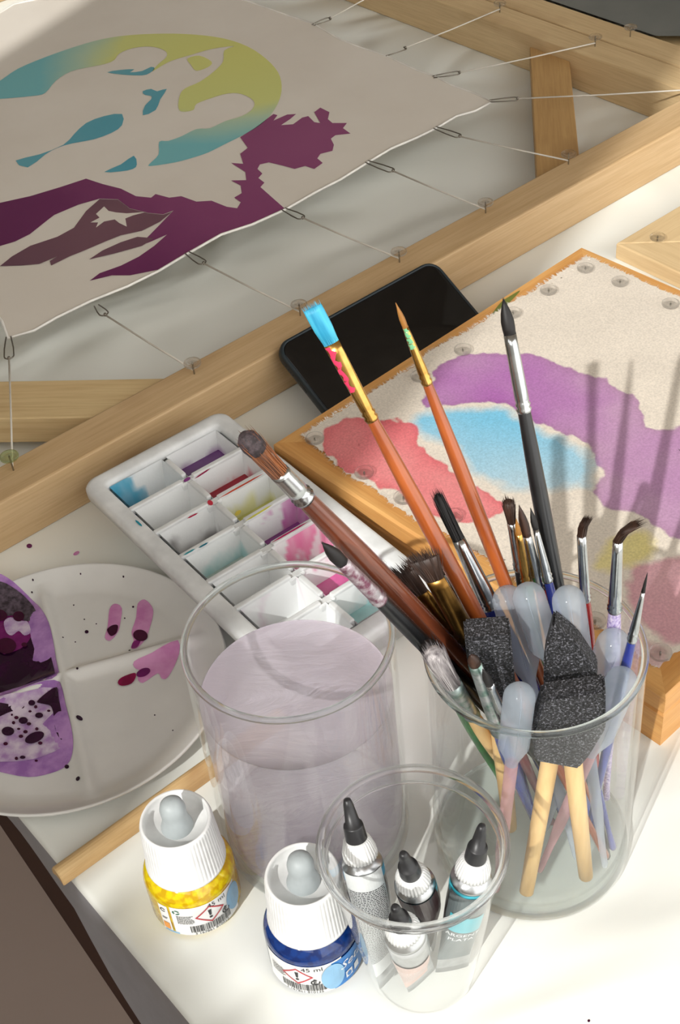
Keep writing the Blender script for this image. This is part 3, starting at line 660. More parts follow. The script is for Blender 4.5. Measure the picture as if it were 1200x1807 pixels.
# frayed threads along two sides
fr_v, fr_f = [], []
def fray(xs, ys, nx, ny, n):
    for _ in range(n):
        i = random.random() * (len(xs) - 1); i0 = int(i); t = i - i0
        x = xs[i0] + (xs[i0 + 1] - xs[i0]) * t; y = ys[i0] + (ys[i0 + 1] - ys[i0]) * t
        L = random.uniform(.001, .0035); a = random.uniform(-.6, .6); dx = nx * math.cos(a) - ny * math.sin(a); dy = nx * math.sin(a) + ny * math.cos(a)
        b = len(fr_v); w = .00016
        fr_v.extend([(x - ny * w, y + nx * w, zs), (x + ny * w, y - nx * w, zs), (x + dx * L, y + dy * L, zs - .0003 + random.random() * .0012)]); fr_f.append((b, b + 1, b + 2))
g2 = lambda a: a.reshape(NX, NY)
fray(g2(PX)[:, -1], g2(PY)[:, -1], 0, 1, 700); fray(g2(PX)[0, :], g2(PY)[0, :], -1, 0, 300); fray(g2(PX)[-1, :], g2(PY)[-1, :], 1, 0, 300)
fo = mesh_obj('frayed_threads', fr_v, fr_f, M['hem'], small, False); fo['kind'] = 'stuff'
PIN_LAB = {0: 'clear push pin at the frame corner pointing to the tray', 1: 'clear push pin beside the edge of the red wash', 3: 'clear push pin at the upper edge of the purple wash', 4: 'clear push pin behind the tip of the long black brush', 6: 'clear push pin at the frame corner beside the pale mitred frame', 11: 'clear push pin at the frame corner behind the brush glass'}
for i_, p in enumerate(((556, 778), (643, 838), (741, 668), (817, 621), (905, 556), (968, 516), (1033, 477), (1094, 501), (1183, 540), (712, 882), (800, 915), (1165, 1156), (1050, 1100))):
    pin(at(*p, zs), PIN_LAB.get(i_, 'clear push pin holding the washed silk to the orange frame'), 'pins around the small painted frame', .0002)

# ------------------------------------------------------------------ phone leaning on the front bar
p_hi = V * .6605 + Vector((0, 0, .0455)); p_lo = V * .5965 + Vector((0, 0, .0095))
ys = (p_hi - p_lo); pw = ys.length; ys.normalize(); zn = U.cross(ys).normalized()
ph = thing('mobile_phone', 'black mobile phone in a dark teal case leaning on the front bar', 'phone')
Mx = Matrix.Identity(4); cpt = U * .518 + (p_hi + p_lo) / 2
for i in range(3): Mx[i][0] = U[i]; Mx[i][1] = ys[i]; Mx[i][2] = zn[i]; Mx[i][3] = cpt[i]
ph.matrix_world = Mx
def rrect(w, h, r, n=7):
    out = []
    for cx, cy, a0 in ((w / 2 - r, h / 2 - r, 0), (-w / 2 + r, h / 2 - r, 90), (-w / 2 + r, -h / 2 + r, 180), (w / 2 - r, -h / 2 + r, 270)):
        for k in range(n): t = math.radians(a0 + 90 * k / (n - 1)); out.append((cx + r * math.cos(t), cy + r * math.sin(t)))
    return out
def loops_mesh(name, loops, mat, parent, cap_first=True, cap_last=True):
    vs_ = [v for l in loops for v in l]; n = len(loops[0]); fs = []
    for k in range(len(loops) - 1):
        for i in range(n): j = (i + 1) % n; fs.append((k * n + i, k * n + j, (k + 1) * n + j, (k + 1) * n + i))
    if cap_first: fs.append(tuple(reversed(range(n))))
    if cap_last: fs.append(tuple(range((len(loops) - 1) * n, len(loops) * n)))
    return mesh_obj(name, vs_, fs, mat, parent, True)
LW, LH = .155, pw
def rl(dw, r, z): return [(x, y, z) for x, y in rrect(LW - 2 * dw, LH - 2 * dw, r)]
case = loops_mesh('case', [rl(.003, .009, -.0095), rl(.0008, .011, -.0085), rl(0, .0118, -.006), rl(0, .0118, -.002), rl(.0008, .011, -.0004), rl(.0018, .010, 0), rl(.0026, .0095, -.0004), rl(.0026, .0095, -.0011)], M['phone_case'], ph)
loops_mesh('screen', [rl(.0027, .0094, -.0012), rl(.0028, .0093, -.0006), rl(.0034, .009, -.0004)], M['phone_screen'], ph)
pt = bm_obj('charging_port', box_bm(-.0003, .0006, -.0045, .0045, -.0013, .0013, .0005), M['phone_port'], ph); pt.location = (-LW / 2, .0, -.005)
for k in range(4):
    v, f = lathe([(.0007, 0), (.0007, .0006)], 8, False, True); o = mesh_obj('speaker_hole', v, f, M['print_black'], ph); o.location = (-LW / 2 + .0003, .012 + .0028 * k, -.005); o.rotation_euler = (0, -math.pi / 2, 0)

# ------------------------------------------------------------------ ice cube tray used as palette
A_TR = math.radians(34.0)
tr0 = at(146, 850, .038) - Vector((math.cos(A_TR), math.sin(A_TR), 0)) * .0022
tray = thing('palette_tray', 'white ice cube tray used as a palette with paint stained wells', 'tray', (tr0.x, tr0.y, .008), A_TR - math.pi / 2)
tray.scale = (.986, .986, 1)
# local: x runs along the long side (towards the camera), y along the short side
TL, TW, TZ = .2325, .1135, .030
def ring(x0, x1, y0, y1, r, z, n=6):
    cx, cy = (x0 + x1) / 2, (y0 + y1) / 2
    return [(cx + x, cy + y, z) for x, y in rrect(x1 - x0, y1 - y0, r, n)]
RM = .0115
lp = [ring(.0145, TL - .0145, .0145, TW - .0145, .006, -.0078), ring(.0105, TL - .0105, .0105, TW - .0105, .007, .0205), ring(.004, TL - .004, .004, TW - .004, .009, .021), ring(0, TL, 0, TW, .0095, .021), ring(-.0002, TL + .0002, -.0002, TW + .0002, .0095, .027), ring(.0012, TL - .0012, .0012, TW - .0012, .009, .0296), ring(.003, TL - .003, .003, TW - .003, .008, .030), ring(RM - .002, TL - RM + .002, RM - .002, TW - RM + .002, .006, .030), ring(RM, TL - RM, RM, TW - RM, .005, .0285), ring(RM + .0004, TL - RM - .0004, RM + .0004, TW - RM - .0004, .005, .024)]
loops_mesh('rim', lp, M['pool_white'], tray, True, False)
PITCHW = (TL - 2 * RM - .002) / 7; DW = .0034
halfw = (TW - 2 * RM - .002) / 2
WHITE = np.array(lin((234, 236, 236)))
M['tray_wash'] = attr_mat('stained_tray', .35, .5, .02)
stains = {(0, 0): ((64, 164, 196), 'corner'), (0, 1): ((250, 250, 250), None), (0, 2): ((110, 104, 104), 'low'), (0, 3): ((150, 206, 206), 'low'), (0, 4): ((236, 236, 232), None), (0, 5): ((214, 190, 206), 'line'), (0, 6): ((236, 240, 238), None),
          (1, 0): ((150, 96, 160), 'low'), (1, 1): ((206, 70, 96), 'low'), (1, 2): ((222, 218, 110), 'low'), (1, 3): ((196, 80, 170), 'splash'), (1, 4): ((232, 110, 166), 'splash'), (1, 5): ((214, 84, 150), 'splash'), (1, 6): ((130, 202, 206), 'low')}
pools = {(1, 0): ((112, 64, 128), .0125), (1, 1): ((160, 24, 48), .0105), (1, 2): ((206, 204, 120), .0075), (1, 3): ((140, 70, 140), .0075), (1, 5): ((216, 96, 160), .012), (1, 6): ((150, 206, 206), .009), (0, 3): ((196, 214, 208), .0065)}
NS = 16
for c in range(2):
    for r_ in range(7):
        x0 = RM + .001 + PITCHW * r_ + DW / 2; x1 = x0 + PITCHW - DW; y0 = RM + .001 + halfw * c + DW / 2; y1 = y0 + halfw - DW
        if r_ == 0: x0 -= DW / 2 - .0003
        zt, zb = .0262, .004; ins = .0052
        top = [(x0, y0), (x1, y0), (x1, y1), (x0, y1)]; bot = [(x0 + ins, y0 + ins * .8), (x1 - ins, y0 + ins * .8), (x1 - ins, y1 - ins * .8), (x0 + ins, y1 - ins * .8)]
        vs_, fs = [], []
        def grid(p00, p10, p11, p01):
            b = len(vs_)
            for i in range(NS + 1):
                for j in range(NS + 1):
                    s, t = i / NS, j / NS
                    q = (np.array(p00) * (1 - s) * (1 - t) + np.array(p10) * s * (1 - t) + np.array(p11) * s * t + np.array(p01) * (1 - s) * t); vs_.append(tuple(q))
            for i in range(NS):
                for j in range(NS): a = b + i * (NS + 1) + j; fs.append((a, a + NS + 1, a + NS + 2, a + 1))
        for i in range(4):
            j = (i + 1) % 4
            grid((*top[j], zt), (*top[i], zt), (*bot[i], zb), (*bot[j], zb))
        grid((*bot[0], zb), (*bot[1], zb), (*bot[2], zb), (*bot[3], zb))
        o = mesh_obj('well', vs_, fs, M['tray_wash'], tray)
        P = np.array(vs_); cst, kind = stains[(c, r_)]; cst = np.array(lin(cst))
        nz = fbm(np.stack([P[:, 0] + P[:, 2] * .6 + c, P[:, 1] - P[:, 2] * .5 + r_], 1), 95, (c + r_) % 4)
        u_ = (P[:, 0] - x0) / (x1 - x0); w_ = (P[:, 1] - y0) / (y1 - y0); h_ = (P[:, 2] - zb) / (zt - zb)
        if kind == 'corner': a = np.clip((nz + 1.0 - 1.9 * w_ - .25 * h_ - .15 * u_ - .42) * 9, 0, 1) * (w_ < .62)
        elif kind == 'low': a = np.clip((nz - h_ * .9 - .02) * 3, 0, 1) * .8
        elif kind == 'splash': a = np.clip((nz - .50 + .2 * (w_ - .5)) * 12, 0, 1) * .9
        elif kind == 'line': a = np.clip((nz - .6) * 8, 0, 1) * .7
        else: a = np.clip((nz - .75) * 5, 0, 1) * .3
        a *= (.6 + .5 * fbm(P[:, :2], 300, 1))
        set_col(o, WHITE * (1 - a[:, None]) + cst * a[:, None])
        if (c, r_) in pools:
            pc, pz = pools[(c, r_)]; s = (zt - pz) / (zt - zb)
            e = ins * s; b = ring(x0 + e - .0004, x1 - e + .0004, y0 + e * .8 - .0004, y1 - e * .8 + .0004, .002, pz, 4)
            mt = plain('paint_pool_%d%d' % (c, r_), pc, .08, c2=tuple(x * .85 for x in pc), nscale=60)
            po = mesh_obj('paint_pool', b, [tuple(range(len(b)))], mt, o, False)
# divider tops
for r_ in range(1, 7):
    xc = RM + .001 + PITCHW * r_
    for c in range(2):
        y0 = RM + .0002 + halfw * c + (.0045 if c else .0); y1 = RM + halfw * (c + 1) - (.0035 if not c else -.002)
        bm_obj('divider', box_bm(xc - DW / 2 - .0002, xc + DW / 2 + .0002, y0, y1, .0225, .0278, .0009), M['pool_white'], tray)
    bm_obj('divider_notch', box_bm(xc - DW / 2 - .0012, xc + DW / 2 + .0012, RM + halfw - .0055, RM + halfw + .0065, .018, .0258, .001), M['pool_white'], tray)
for r_ in range(7):
    xa = RM + .001 + PITCHW * r_
    bm_obj('divider', box_bm(xa + .0045, xa + PITCHW - .0045, RM + halfw + .001 - DW / 2 - .0002, RM + halfw + .001 + DW / 2 + .0002, .0215, .0275, .0009), M['pool_white'], tray)
for px, cc in (((330, 846), (150, 70, 150)), ((371, 887), (214, 60, 80)), ((420, 905), (226, 206, 90))):
    q = tray.matrix_basis.inverted() @ at(*px, .0342); mt = plain('drip', cc, .2)
    patch('paint_drip', smooth_poly(ellipse(q.x, q.y, .0028, .0016, random.random() * 3, 8), 3), .0259, mt, tray, .0003)
# strokes of colour along the dividers
for a, b, cc in (((300, 912), (345, 890), None), ((330, 915), (350, 905), (190, 40, 80)), ((323, 980), (345, 968), (70, 170, 180)), ((350, 967), (368, 957), (40, 130, 150)), ((343, 845), (372, 826), (170, 40, 90)), ((385, 880), (466, 835), (216, 84, 60)), ((432, 920), (482, 890), (226, 220, 90)), ((478, 958), (545, 920), (200, 40, 110)), ((240, 922), (252, 934), (40, 150, 170))):
    if not cc: continue
    p = tray.matrix_basis.inverted() @ at(*a, .036); q = tray.matrix_basis.inverted() @ at(*b, .036); d = q - p; n_ = Vector((-d.y, d.x, 0)).normalized() * .0007
    mt = plain('stroke', cc, .25)
    zt_ = .0302 if a == (240, 922) else .0279
    patch('paint_stroke', [(p.x, p.y), ((p + d * .3 + n_).x, (p + d * .3 + n_).y), ((p + d * .8 + n_).x, (p + d * .8 + n_).y), (q.x, q.y), ((p + d * .7 - n_).x, (p + d * .7 - n_).y), ((p + d * .2 - n_).x, (p + d * .2 - n_).y)], zt_, mt, tray, .0001)

# ------------------------------------------------------------------ porcelain palette plate
PC = Vector((-.1700, .5315, 0)); PR = .0945
plate = thing('palette_plate', 'round white porcelain plate with raised dividers and purple paint', 'plate', PC)
cx_ = at(113, 1192, .006) - PC
ra = (at(70, 1022, .008) - PC - cx_).normalized(); rb_ = (at(158, 1385, .006) - PC - cx_).normalized(); rc = (at(330, 1128, .008) - PC - cx_).normalized(); rd = (at(0, 1240, .006) - PC - cx_).normalized()
def plate_z(x, y):
    r = math.hypot(x, y); z = .0045
    q = r / PR
    if q > .80: z += .0085 * ((q - .80) / .20) ** 1.6
    if q > .985: z -= .6 * PR * (q - .985) ** 1.0 * .25
    h = 0
    for d in (ra, rb_, rc, rd):
        wx, wy = x - cx_.x, y - cx_.y; t = wx * d.x + wy * d.y; s = abs(-wx * d.y + wy * d.x)
        if t > -.004:
            e = .0044 * math.exp(-(s / .0042) ** 2) * min(1, max(0, (t + .004) / .004)) * max(0, min(1, (.93 - q) / .12)); h = max(h, e)
    return z + h
vs_, fs = [], []
NR, NT = 90, 240
for i in range(NR + 1):
    for j in range(NT):
        r = PR * (i / NR) ** .9; t = 2 * math.pi * j / NT; x, y = r * math.cos(t), r * math.sin(t); vs_.append((x, y, plate_z(x, y)))
for i in range(NR):
    for j in range(NT): k = (j + 1) % NT; fs.append((i * NT + j, (i + 1) * NT + j, (i + 1) * NT + k, i * NT + k))
b0 = len(vs_)
for j, (rr, z) in enumerate([(PR + .0008, plate_z(PR, 0) - .0012), (PR - .0005, plate_z(PR, 0) - .003), (PR * .8, .002), (PR * .6, .0008), (PR * .58, .0002), (.0001, .0002)]):
    for t in range(NT): a = 2 * math.pi * t / NT; vs_.append((rr * math.cos(a), rr * math.sin(a), z))
for j in range(6):
    o0 = NR * NT if j == 0 else b0 + (j - 1) * NT; o1 = b0 + j * NT
    for t in range(NT): k = (t + 1) % NT; fs.append((o0 + t, o1 + t, o1 + k, o0 + k))
M['porcelain'] = plain('white_porcelain', (222, 221, 217), .12, c2=(216, 215, 211), nscale=30, spec=.6)
mesh_obj('dish', vs_, fs, M['porcelain'], plate)
pm = {k: plain('paint_' + k, c, r, c2=c2, nscale=ns, bmp=bp) for k, c, c2, r, ns, bp in (('plum', (50, 12, 48), (34, 8, 34), .06, 60, 0), ('lilac', (212, 198, 214), (166, 128, 182), .2, 110, 0), ('violet', (150, 104, 172), (184, 140, 198), .2, 90, 0), ('foam', (92, 80, 92), (40, 32, 40), .3, 330, .5), ('magenta', (160, 20, 84), (120, 10, 60), .1, 90, 0), ('pink', (214, 150, 196), (198, 124, 178), .2, 100, 0), ('mid', (128, 34, 110), (96, 20, 84), .1, 70, 0), ('dark', (70, 12, 50), (50, 8, 36), .08, 60, 0))}
def pp(name, pts, mat, off, n=3, cuts=2):
    P = [at(x, y, .005) - PC for x, y in pts]; P = [(p.x, p.y) for p in P]
    P = smooth_poly(P, n) if n else P
    return patch(name, P, plate_z, mat, plate, off, cuts)
pp('paint_stain', [(0, 1036), (30, 1042), (60, 1062), (78, 1085), (92, 1118), (101, 1170), (103, 1200), (60, 1214), (-40, 1238), (-60, 1120), (-40, 1050)], pm['violet'], .0004)
pp('paint_pool', [(-60, 1075), (-20, 1055), (20, 1050), (48, 1060), (66, 1082), (74, 1110), (84, 1140), (92, 1165), (98, 1192), (97, 1198), (60, 1209), (0, 1226), (-60, 1240)], pm['plum'], .0012)
pp('paint_crust', [(-40, 1060), (0, 1047), (25, 1049), (48, 1060), (64, 1080), (62, 1095), (45, 1098), (30, 1088), (10, 1090), (-20, 1088)], pm['foam'], .0018, cuts=3)
pp('paint_film', [(0, 1093), (20, 1088), (36, 1092), (58, 1092), (58, 1115), (50, 1135), (30, 1150), (0, 1152)], pm['mid'], .0016)
pp('paint_film', [(8, 1100), (20, 1092), (40, 1098), (50, 1100), (55, 1118), (44, 1124), (34, 1116), (22, 1124), (12, 1118)], pm['lilac'], .0019)
for cx, cy, rx, ry in ((3, 1090, 11, 9), (34, 1091, 10, 9), (12, 1143, 18, 14), (44, 1141, 5, 4)): pp('paint_drop', ellipse(cx, cy, rx, ry, 0, 12), pm['dark'], .0023, 2, 1)
pp('paint_stain', [(-40, 1248), (40, 1222), (98, 1206), (110, 1216), (118, 1250), (128, 1290), (130, 1322), (118, 1350), (90, 1364), (50, 1371), (0, 1362), (-40, 1350)], pm['violet'], .0004)
pp('paint_stain', [(-40, 1252), (40, 1230), (92, 1216), (104, 1240), (114, 1300), (108, 1320), (60, 1340), (0, 1345), (-40, 1340)], pm['lilac'], .0009)
pp('paint_pool', [(66, 1240), (84, 1224), (101, 1216), (105, 1235), (112, 1270), (119, 1298), (115, 1308), (106, 1305), (98, 1288), (95, 1262), (90, 1248), (76, 1244)], pm['plum'], .0016)
pp('paint_pool', [(-20, 1252), (12, 1247), (32, 1248), (31, 1254), (14, 1260), (-20, 1274)], pm['plum'], .0016)
for cx, cy, rx, ry, ro in ((42, 1274, 8, 6, 0), (15, 1293, 11, 8, 0), (62, 1304, 18, 9, -.4), (70, 1265, 7, 5, 0), (57, 1243, 6, 5, 0), (40, 1249, 4, 4, 0), (52, 1280, 4, 3, 0), (11, 1315, 4, 3, 0), (38, 1302, 4, 3, 0), (66, 1289, 3, 3, 0), (41, 1339, 5, 3, 0), (30, 1341, 3, 3, 0), (72, 1314, 4, 3, 0), (30, 1269, 4, 3, 0), (25, 1278, 3, 3, 0), (54, 1258, 3, 2, 0), (64, 1250, 3, 3, 0), (87, 1257, 3, 2, 0), (46, 1294, 4, 3, 0), (65, 1345, 3, 2, 0), (22, 1264, 2, 2, 0), (34, 1289, 3, 2, 0)):
    pp('paint_drop', ellipse(cx, cy, rx, ry, ro, 12), pm['plum' if rx > 4 else 'dark'], .0019, 2, 1)
pp('paint_smear', [(193, 1075), (203, 1065), (215, 1073), (212, 1100), (208, 1115), (195, 1130), (185, 1125), (190, 1105)], pm['pink'], .0004)
pp('paint_drop', [(189, 1112), (198, 1104), (208, 1104), (206, 1117), (196, 1123)], pm['dark'], .0008)
pp('paint_smear', [(243, 1065), (255, 1058), (268, 1070), (270, 1085), (262, 1115), (255, 1130), (240, 1145), (231, 1143), (236, 1130), (232, 1115), (240, 1090)], pm['pink'], .0004)
pp('paint_drop', ellipse(248, 1122, 13, 10, .2, 12), pm['dark'], .0009)
pp('paint_drop', [(236, 1132), (248, 1130), (242, 1143), (232, 1144)], pm['mid'], .0007)
pp('paint_smear', [(237, 1170), (270, 1157), (316, 1138), (312, 1165), (296, 1195), (285, 1197), (278, 1188), (252, 1205), (243, 1196), (255, 1185), (240, 1180)], pm['pink'], .0004)
pp('paint_drop', [(208, 1205), (215, 1196), (237, 1188), (240, 1195), (232, 1207), (215, 1211)], pm['magenta'], .0009)
pp('paint_drop', ellipse(253, 1187, 13, 7, -.4, 12), pm['mid'], .0007)
for cx, cy, r in ((142, 1272, 5), (138, 1376, 4), (118, 1353, 4), (153, 1115, 3.5), (62, 1035, 1.5), (58, 1050, 1.5), (145, 1022, 1.3), (220, 1026, 1.5), (130, 1068, 1.3), (149, 1093, 1.3), (170, 1101, 1.3), (112, 1127, 1.3), (133, 1133, 1.3), (235, 1071, 2), (220, 1091, 1.3), (139, 1188, 2), (229, 1149, 2), (273, 1262, 1.3), (305, 1289, 1.3)): pp('paint_speck', ellipse(cx, cy, r, r * .9, 0, 8), pm['plum'], .0006, 2, 0)

def table_spot(cx, cy, rx, ry, mat, ro=0):
    P = [at(x, y, 0) for x, y in ellipse(cx, cy, rx, ry, ro, 12)]
    o = patch('paint_spot', [(p.x, p.y) for p in P], 0, mat, None, .0004); return o
tag(table_spot(52, 964, 5, 4, pm['mid']), 'purple paint spot on the cloth below the front bar', 'paint spot')
tag(table_spot(135, 977, 6, 3, pm['pink'], -.5), 'pale pink paint smear on the cloth between plate and tray', 'paint spot')
tag(table_spot(1039, 1802, 2.5, 2.5, pm['dark']), 'tiny brown speck on the sunlit cloth', 'paint spot')

# ------------------------------------------------------------------ wooden rod across the table edge
r0 = at(100, 1544, .004); r1 = r0 + Vector((math.cos(.64), math.sin(.64), 0)) * .150
Lr = (r1 - r0).length; vs_, fs = [], []
pr = [(.0056 * math.cos(t), .0002 + .0086 * math.sin(t)) for t in [math.pi * k / 12 for k in range(13)]] + [(-.0044, .0002), (-.0015, .0022), (.0015, .0022), (.0044, .0002)]
for x in (0, .0008, Lr - .0008, Lr):
    s = .94 if x in (0, Lr) else 1
    for (y, z) in pr: vs_.append((x, y * s, z * s))
n = len(pr)
for k in range(3):
    for i in range(n): j = (i + 1) % n; fs.append((k * n + i, k * n + j, (k + 1) * n + j, (k + 1) * n + i))
fs += [tuple(reversed(range(n))), tuple(range(3 * n, 4 * n))]
rod = mesh_obj('wooden_rod', vs_, fs, M['rod_wood'], None, False); rod.location = (r0.x, r0.y, 0); rod.rotation_euler = (0, 0, .64)
tag(rod, 'half-round wooden rod jutting over the table edge beside the yellow pot', 'rod')

# ------------------------------------------------------------------ glasses
def cylinder_glass(name, label, c, R, H, wall=.0028, base=.009):
    t = thing(name, label, 'glass', c)
    prof = [(R - .0035, .0002), (R - .001, .0012), (R, .004)] + [(R, base + (H - base) * k / 10) for k in range(1, 11)]
    v, f = lathe(prof, 72); mesh_obj('outer_wall', v, f, M['glass'], t)
    ri = R - wall
    v, f = lathe([(ri, H - (H - base - .004) * k / 10) for k in range(11)] + [(ri - .001, base + .001), (ri - .004, base)], 72); mesh_obj('inner_wall', v, f, M['glass'], t)
    # rolled rim
    path = [((R - wall / 2) * math.cos(a), (R - wall / 2) * math.sin(a), H) for a in [2 * math.pi * k / 96 for k in range(96)]]
    v, f = tube(path, .0017, 10, True); mesh_obj('rim', v, f, M['glass_rim'], t)
    v, f = lathe([(.0001, .0008), (R - .006, .0006), (R - .0012, .0022), (R - .0006, .005), (R - .001, base - .001), (R - .005, base), (.0001, base)], 72); mesh_obj('base', v, f, M['glass_base'], t)
    return t
G1 = Vector((-.0299, .4187, 0)); G2 = Vector((.0787, .3970, 0)); GR, GH = .0488, .1473
cylinder_glass('water_glass', 'clear straight glass two thirds full of lilac rinse water', G1, GR, GH)
wz = .109; wr = GR - .0030
v, f = lathe([(.0001, .0096), (wr - .004, .0096), (wr - .001, .0106)] + [(wr, .0106 + (wz - .0106) * k / 6) for k in range(1, 6)] + [(wr, wz + .0012)], 72)
wt = mesh_obj('rinse_water', v, f, M['water'], None); wt.location = G1
v, f = lathe([(.0001, wz + .0002), (wr * .35, wz + .0002), (wr * .7, wz + .0002), (wr - .0012, wz + .0003), (wr - .0002, wz + .0013)], 72)
mesh_obj('water_surface', v, f, M['water_top'], wt)
tag(wt, 'pale lilac rinse water filling the straight glass', 'water')
cylinder_glass('brush_glass', 'clear straight glass crowded with brushes, droppers and foam brushes', G2, GR + .0003, GH - .001)

# thin plastic cup
CP = Vector((.0151, .3321, 0)); CT, CB, CH = .0388, .0251, .1043
cup = thing('plastic_cup', 'clear tapered plastic cup holding four paint tubes', 'cup', CP)
pf = [(.0001, .0035), (CB - .008, .0035), (CB - .0045, .001), (CB - .002, .0004), (CB, .003)] + [(CB + (CT - CB) * k / 12, .003 + (CH - .003) * k / 12) for k in range(1, 13)]
v, f = lathe(pf, 72); mesh_obj('wall', v, f, M['pet'], cup)
for rr, zc, tr_ in ((CT + .0009, CH, .0019), (CT - .0012, CH - .0075, .0008)):
    v, f = tube([(rr * math.cos(a), rr * math.sin(a), zc) for a in [2 * math.pi * k / 96 for k in range(96)]], tr_, 10, True); mesh_obj('rim' if zc == CH else 'stacking_bead', v, f, M['pet_rim'], cup)

# ------------------------------------------------------------------ paint pots
def bent(name, vf, R, th0, z0, mat, parent, off=.0003, shear=0):
    """wrap flat geometry (x along the girth, y up) onto a cylinder; th0 = angle of x=0"""
    v, f = vf; out = []
    for (x, y, *_) in v:
        a = th0 + (x + shear * y) / R; out.append(((R + off) * math.cos(a), (R + off) * math.sin(a), z0 + y))
    return mesh_obj(name, out, f, mat, parent, False)
def flat_poly(poly):
    b = bmesh.new(); fc = b.faces.new([b.verts.new((p[0], p[1], 0)) for p in poly]); bmesh.ops.triangulate(b, faces=[fc])
    if len(poly) > 10: bmesh.ops.subdivide_edges(b, edges=b.edges[:], cuts=3, use_grid_fill=True)
    b.verts.index_update()
    v = [tuple(x.co) for x in b.verts]; f = [tuple(q.index for q in x.verts) for x in b.faces]; b.free(); return v, f
def flat_rect(x0, x1, y0, y1, n=1):
    v = []; f = []
    for i in range(n + 1): x = x0 + (x1 - x0) * i / n; v += [(x, y0, 0), (x, y1, 0)]
    for i in range(n): f.append((2 * i, 2 * i + 2, 2 * i + 3, 2 * i + 1))
    return v, f
def join(parts):
    V_, F_ = [], []
    for v, f in parts: b = len(V_); V_ += [tuple(p[:3]) if len(p) > 2 else (*p, 0) for p in v]; F_ += [tuple(i + b for i in q) for q in f]
    return V_, F_
def outline_poly(P, w):
    P = [(a[0] + (b[0] - a[0]) * t / 8, a[1] + (b[1] - a[1]) * t / 8) for a, b in zip(P, P[1:] + P[:1]) for t in range(8)]
    cx = sum(p[0] for p in P) / len(P); cy = sum(p[1] for p in P) / len(P); n = len(P)
    Q = [(cx + (p[0] - cx) * w, cy + (p[1] - cy) * w) for p in P]
    return [(*p, 0) for p in P] + [(*p, 0) for p in Q], [(i, (i + 1) % n, n + (i + 1) % n, n + i) for i in range(n)]
def arc(r0, r1, a0, a1, cx, cy, n=14):
    v = []; f = []
    for i in range(n + 1):
        a = math.radians(a0 + (a1 - a0) * i / n); v += [(cx + r0 * math.cos(a), cy + r0 * math.sin(a), 0), (cx + r1 * math.cos(a), cy + r1 * math.sin(a), 0)]
    for i in range(n): f.append((2 * i, 2 * i + 2, 2 * i + 3, 2 * i + 1))
    return v, f
PRB = .0227
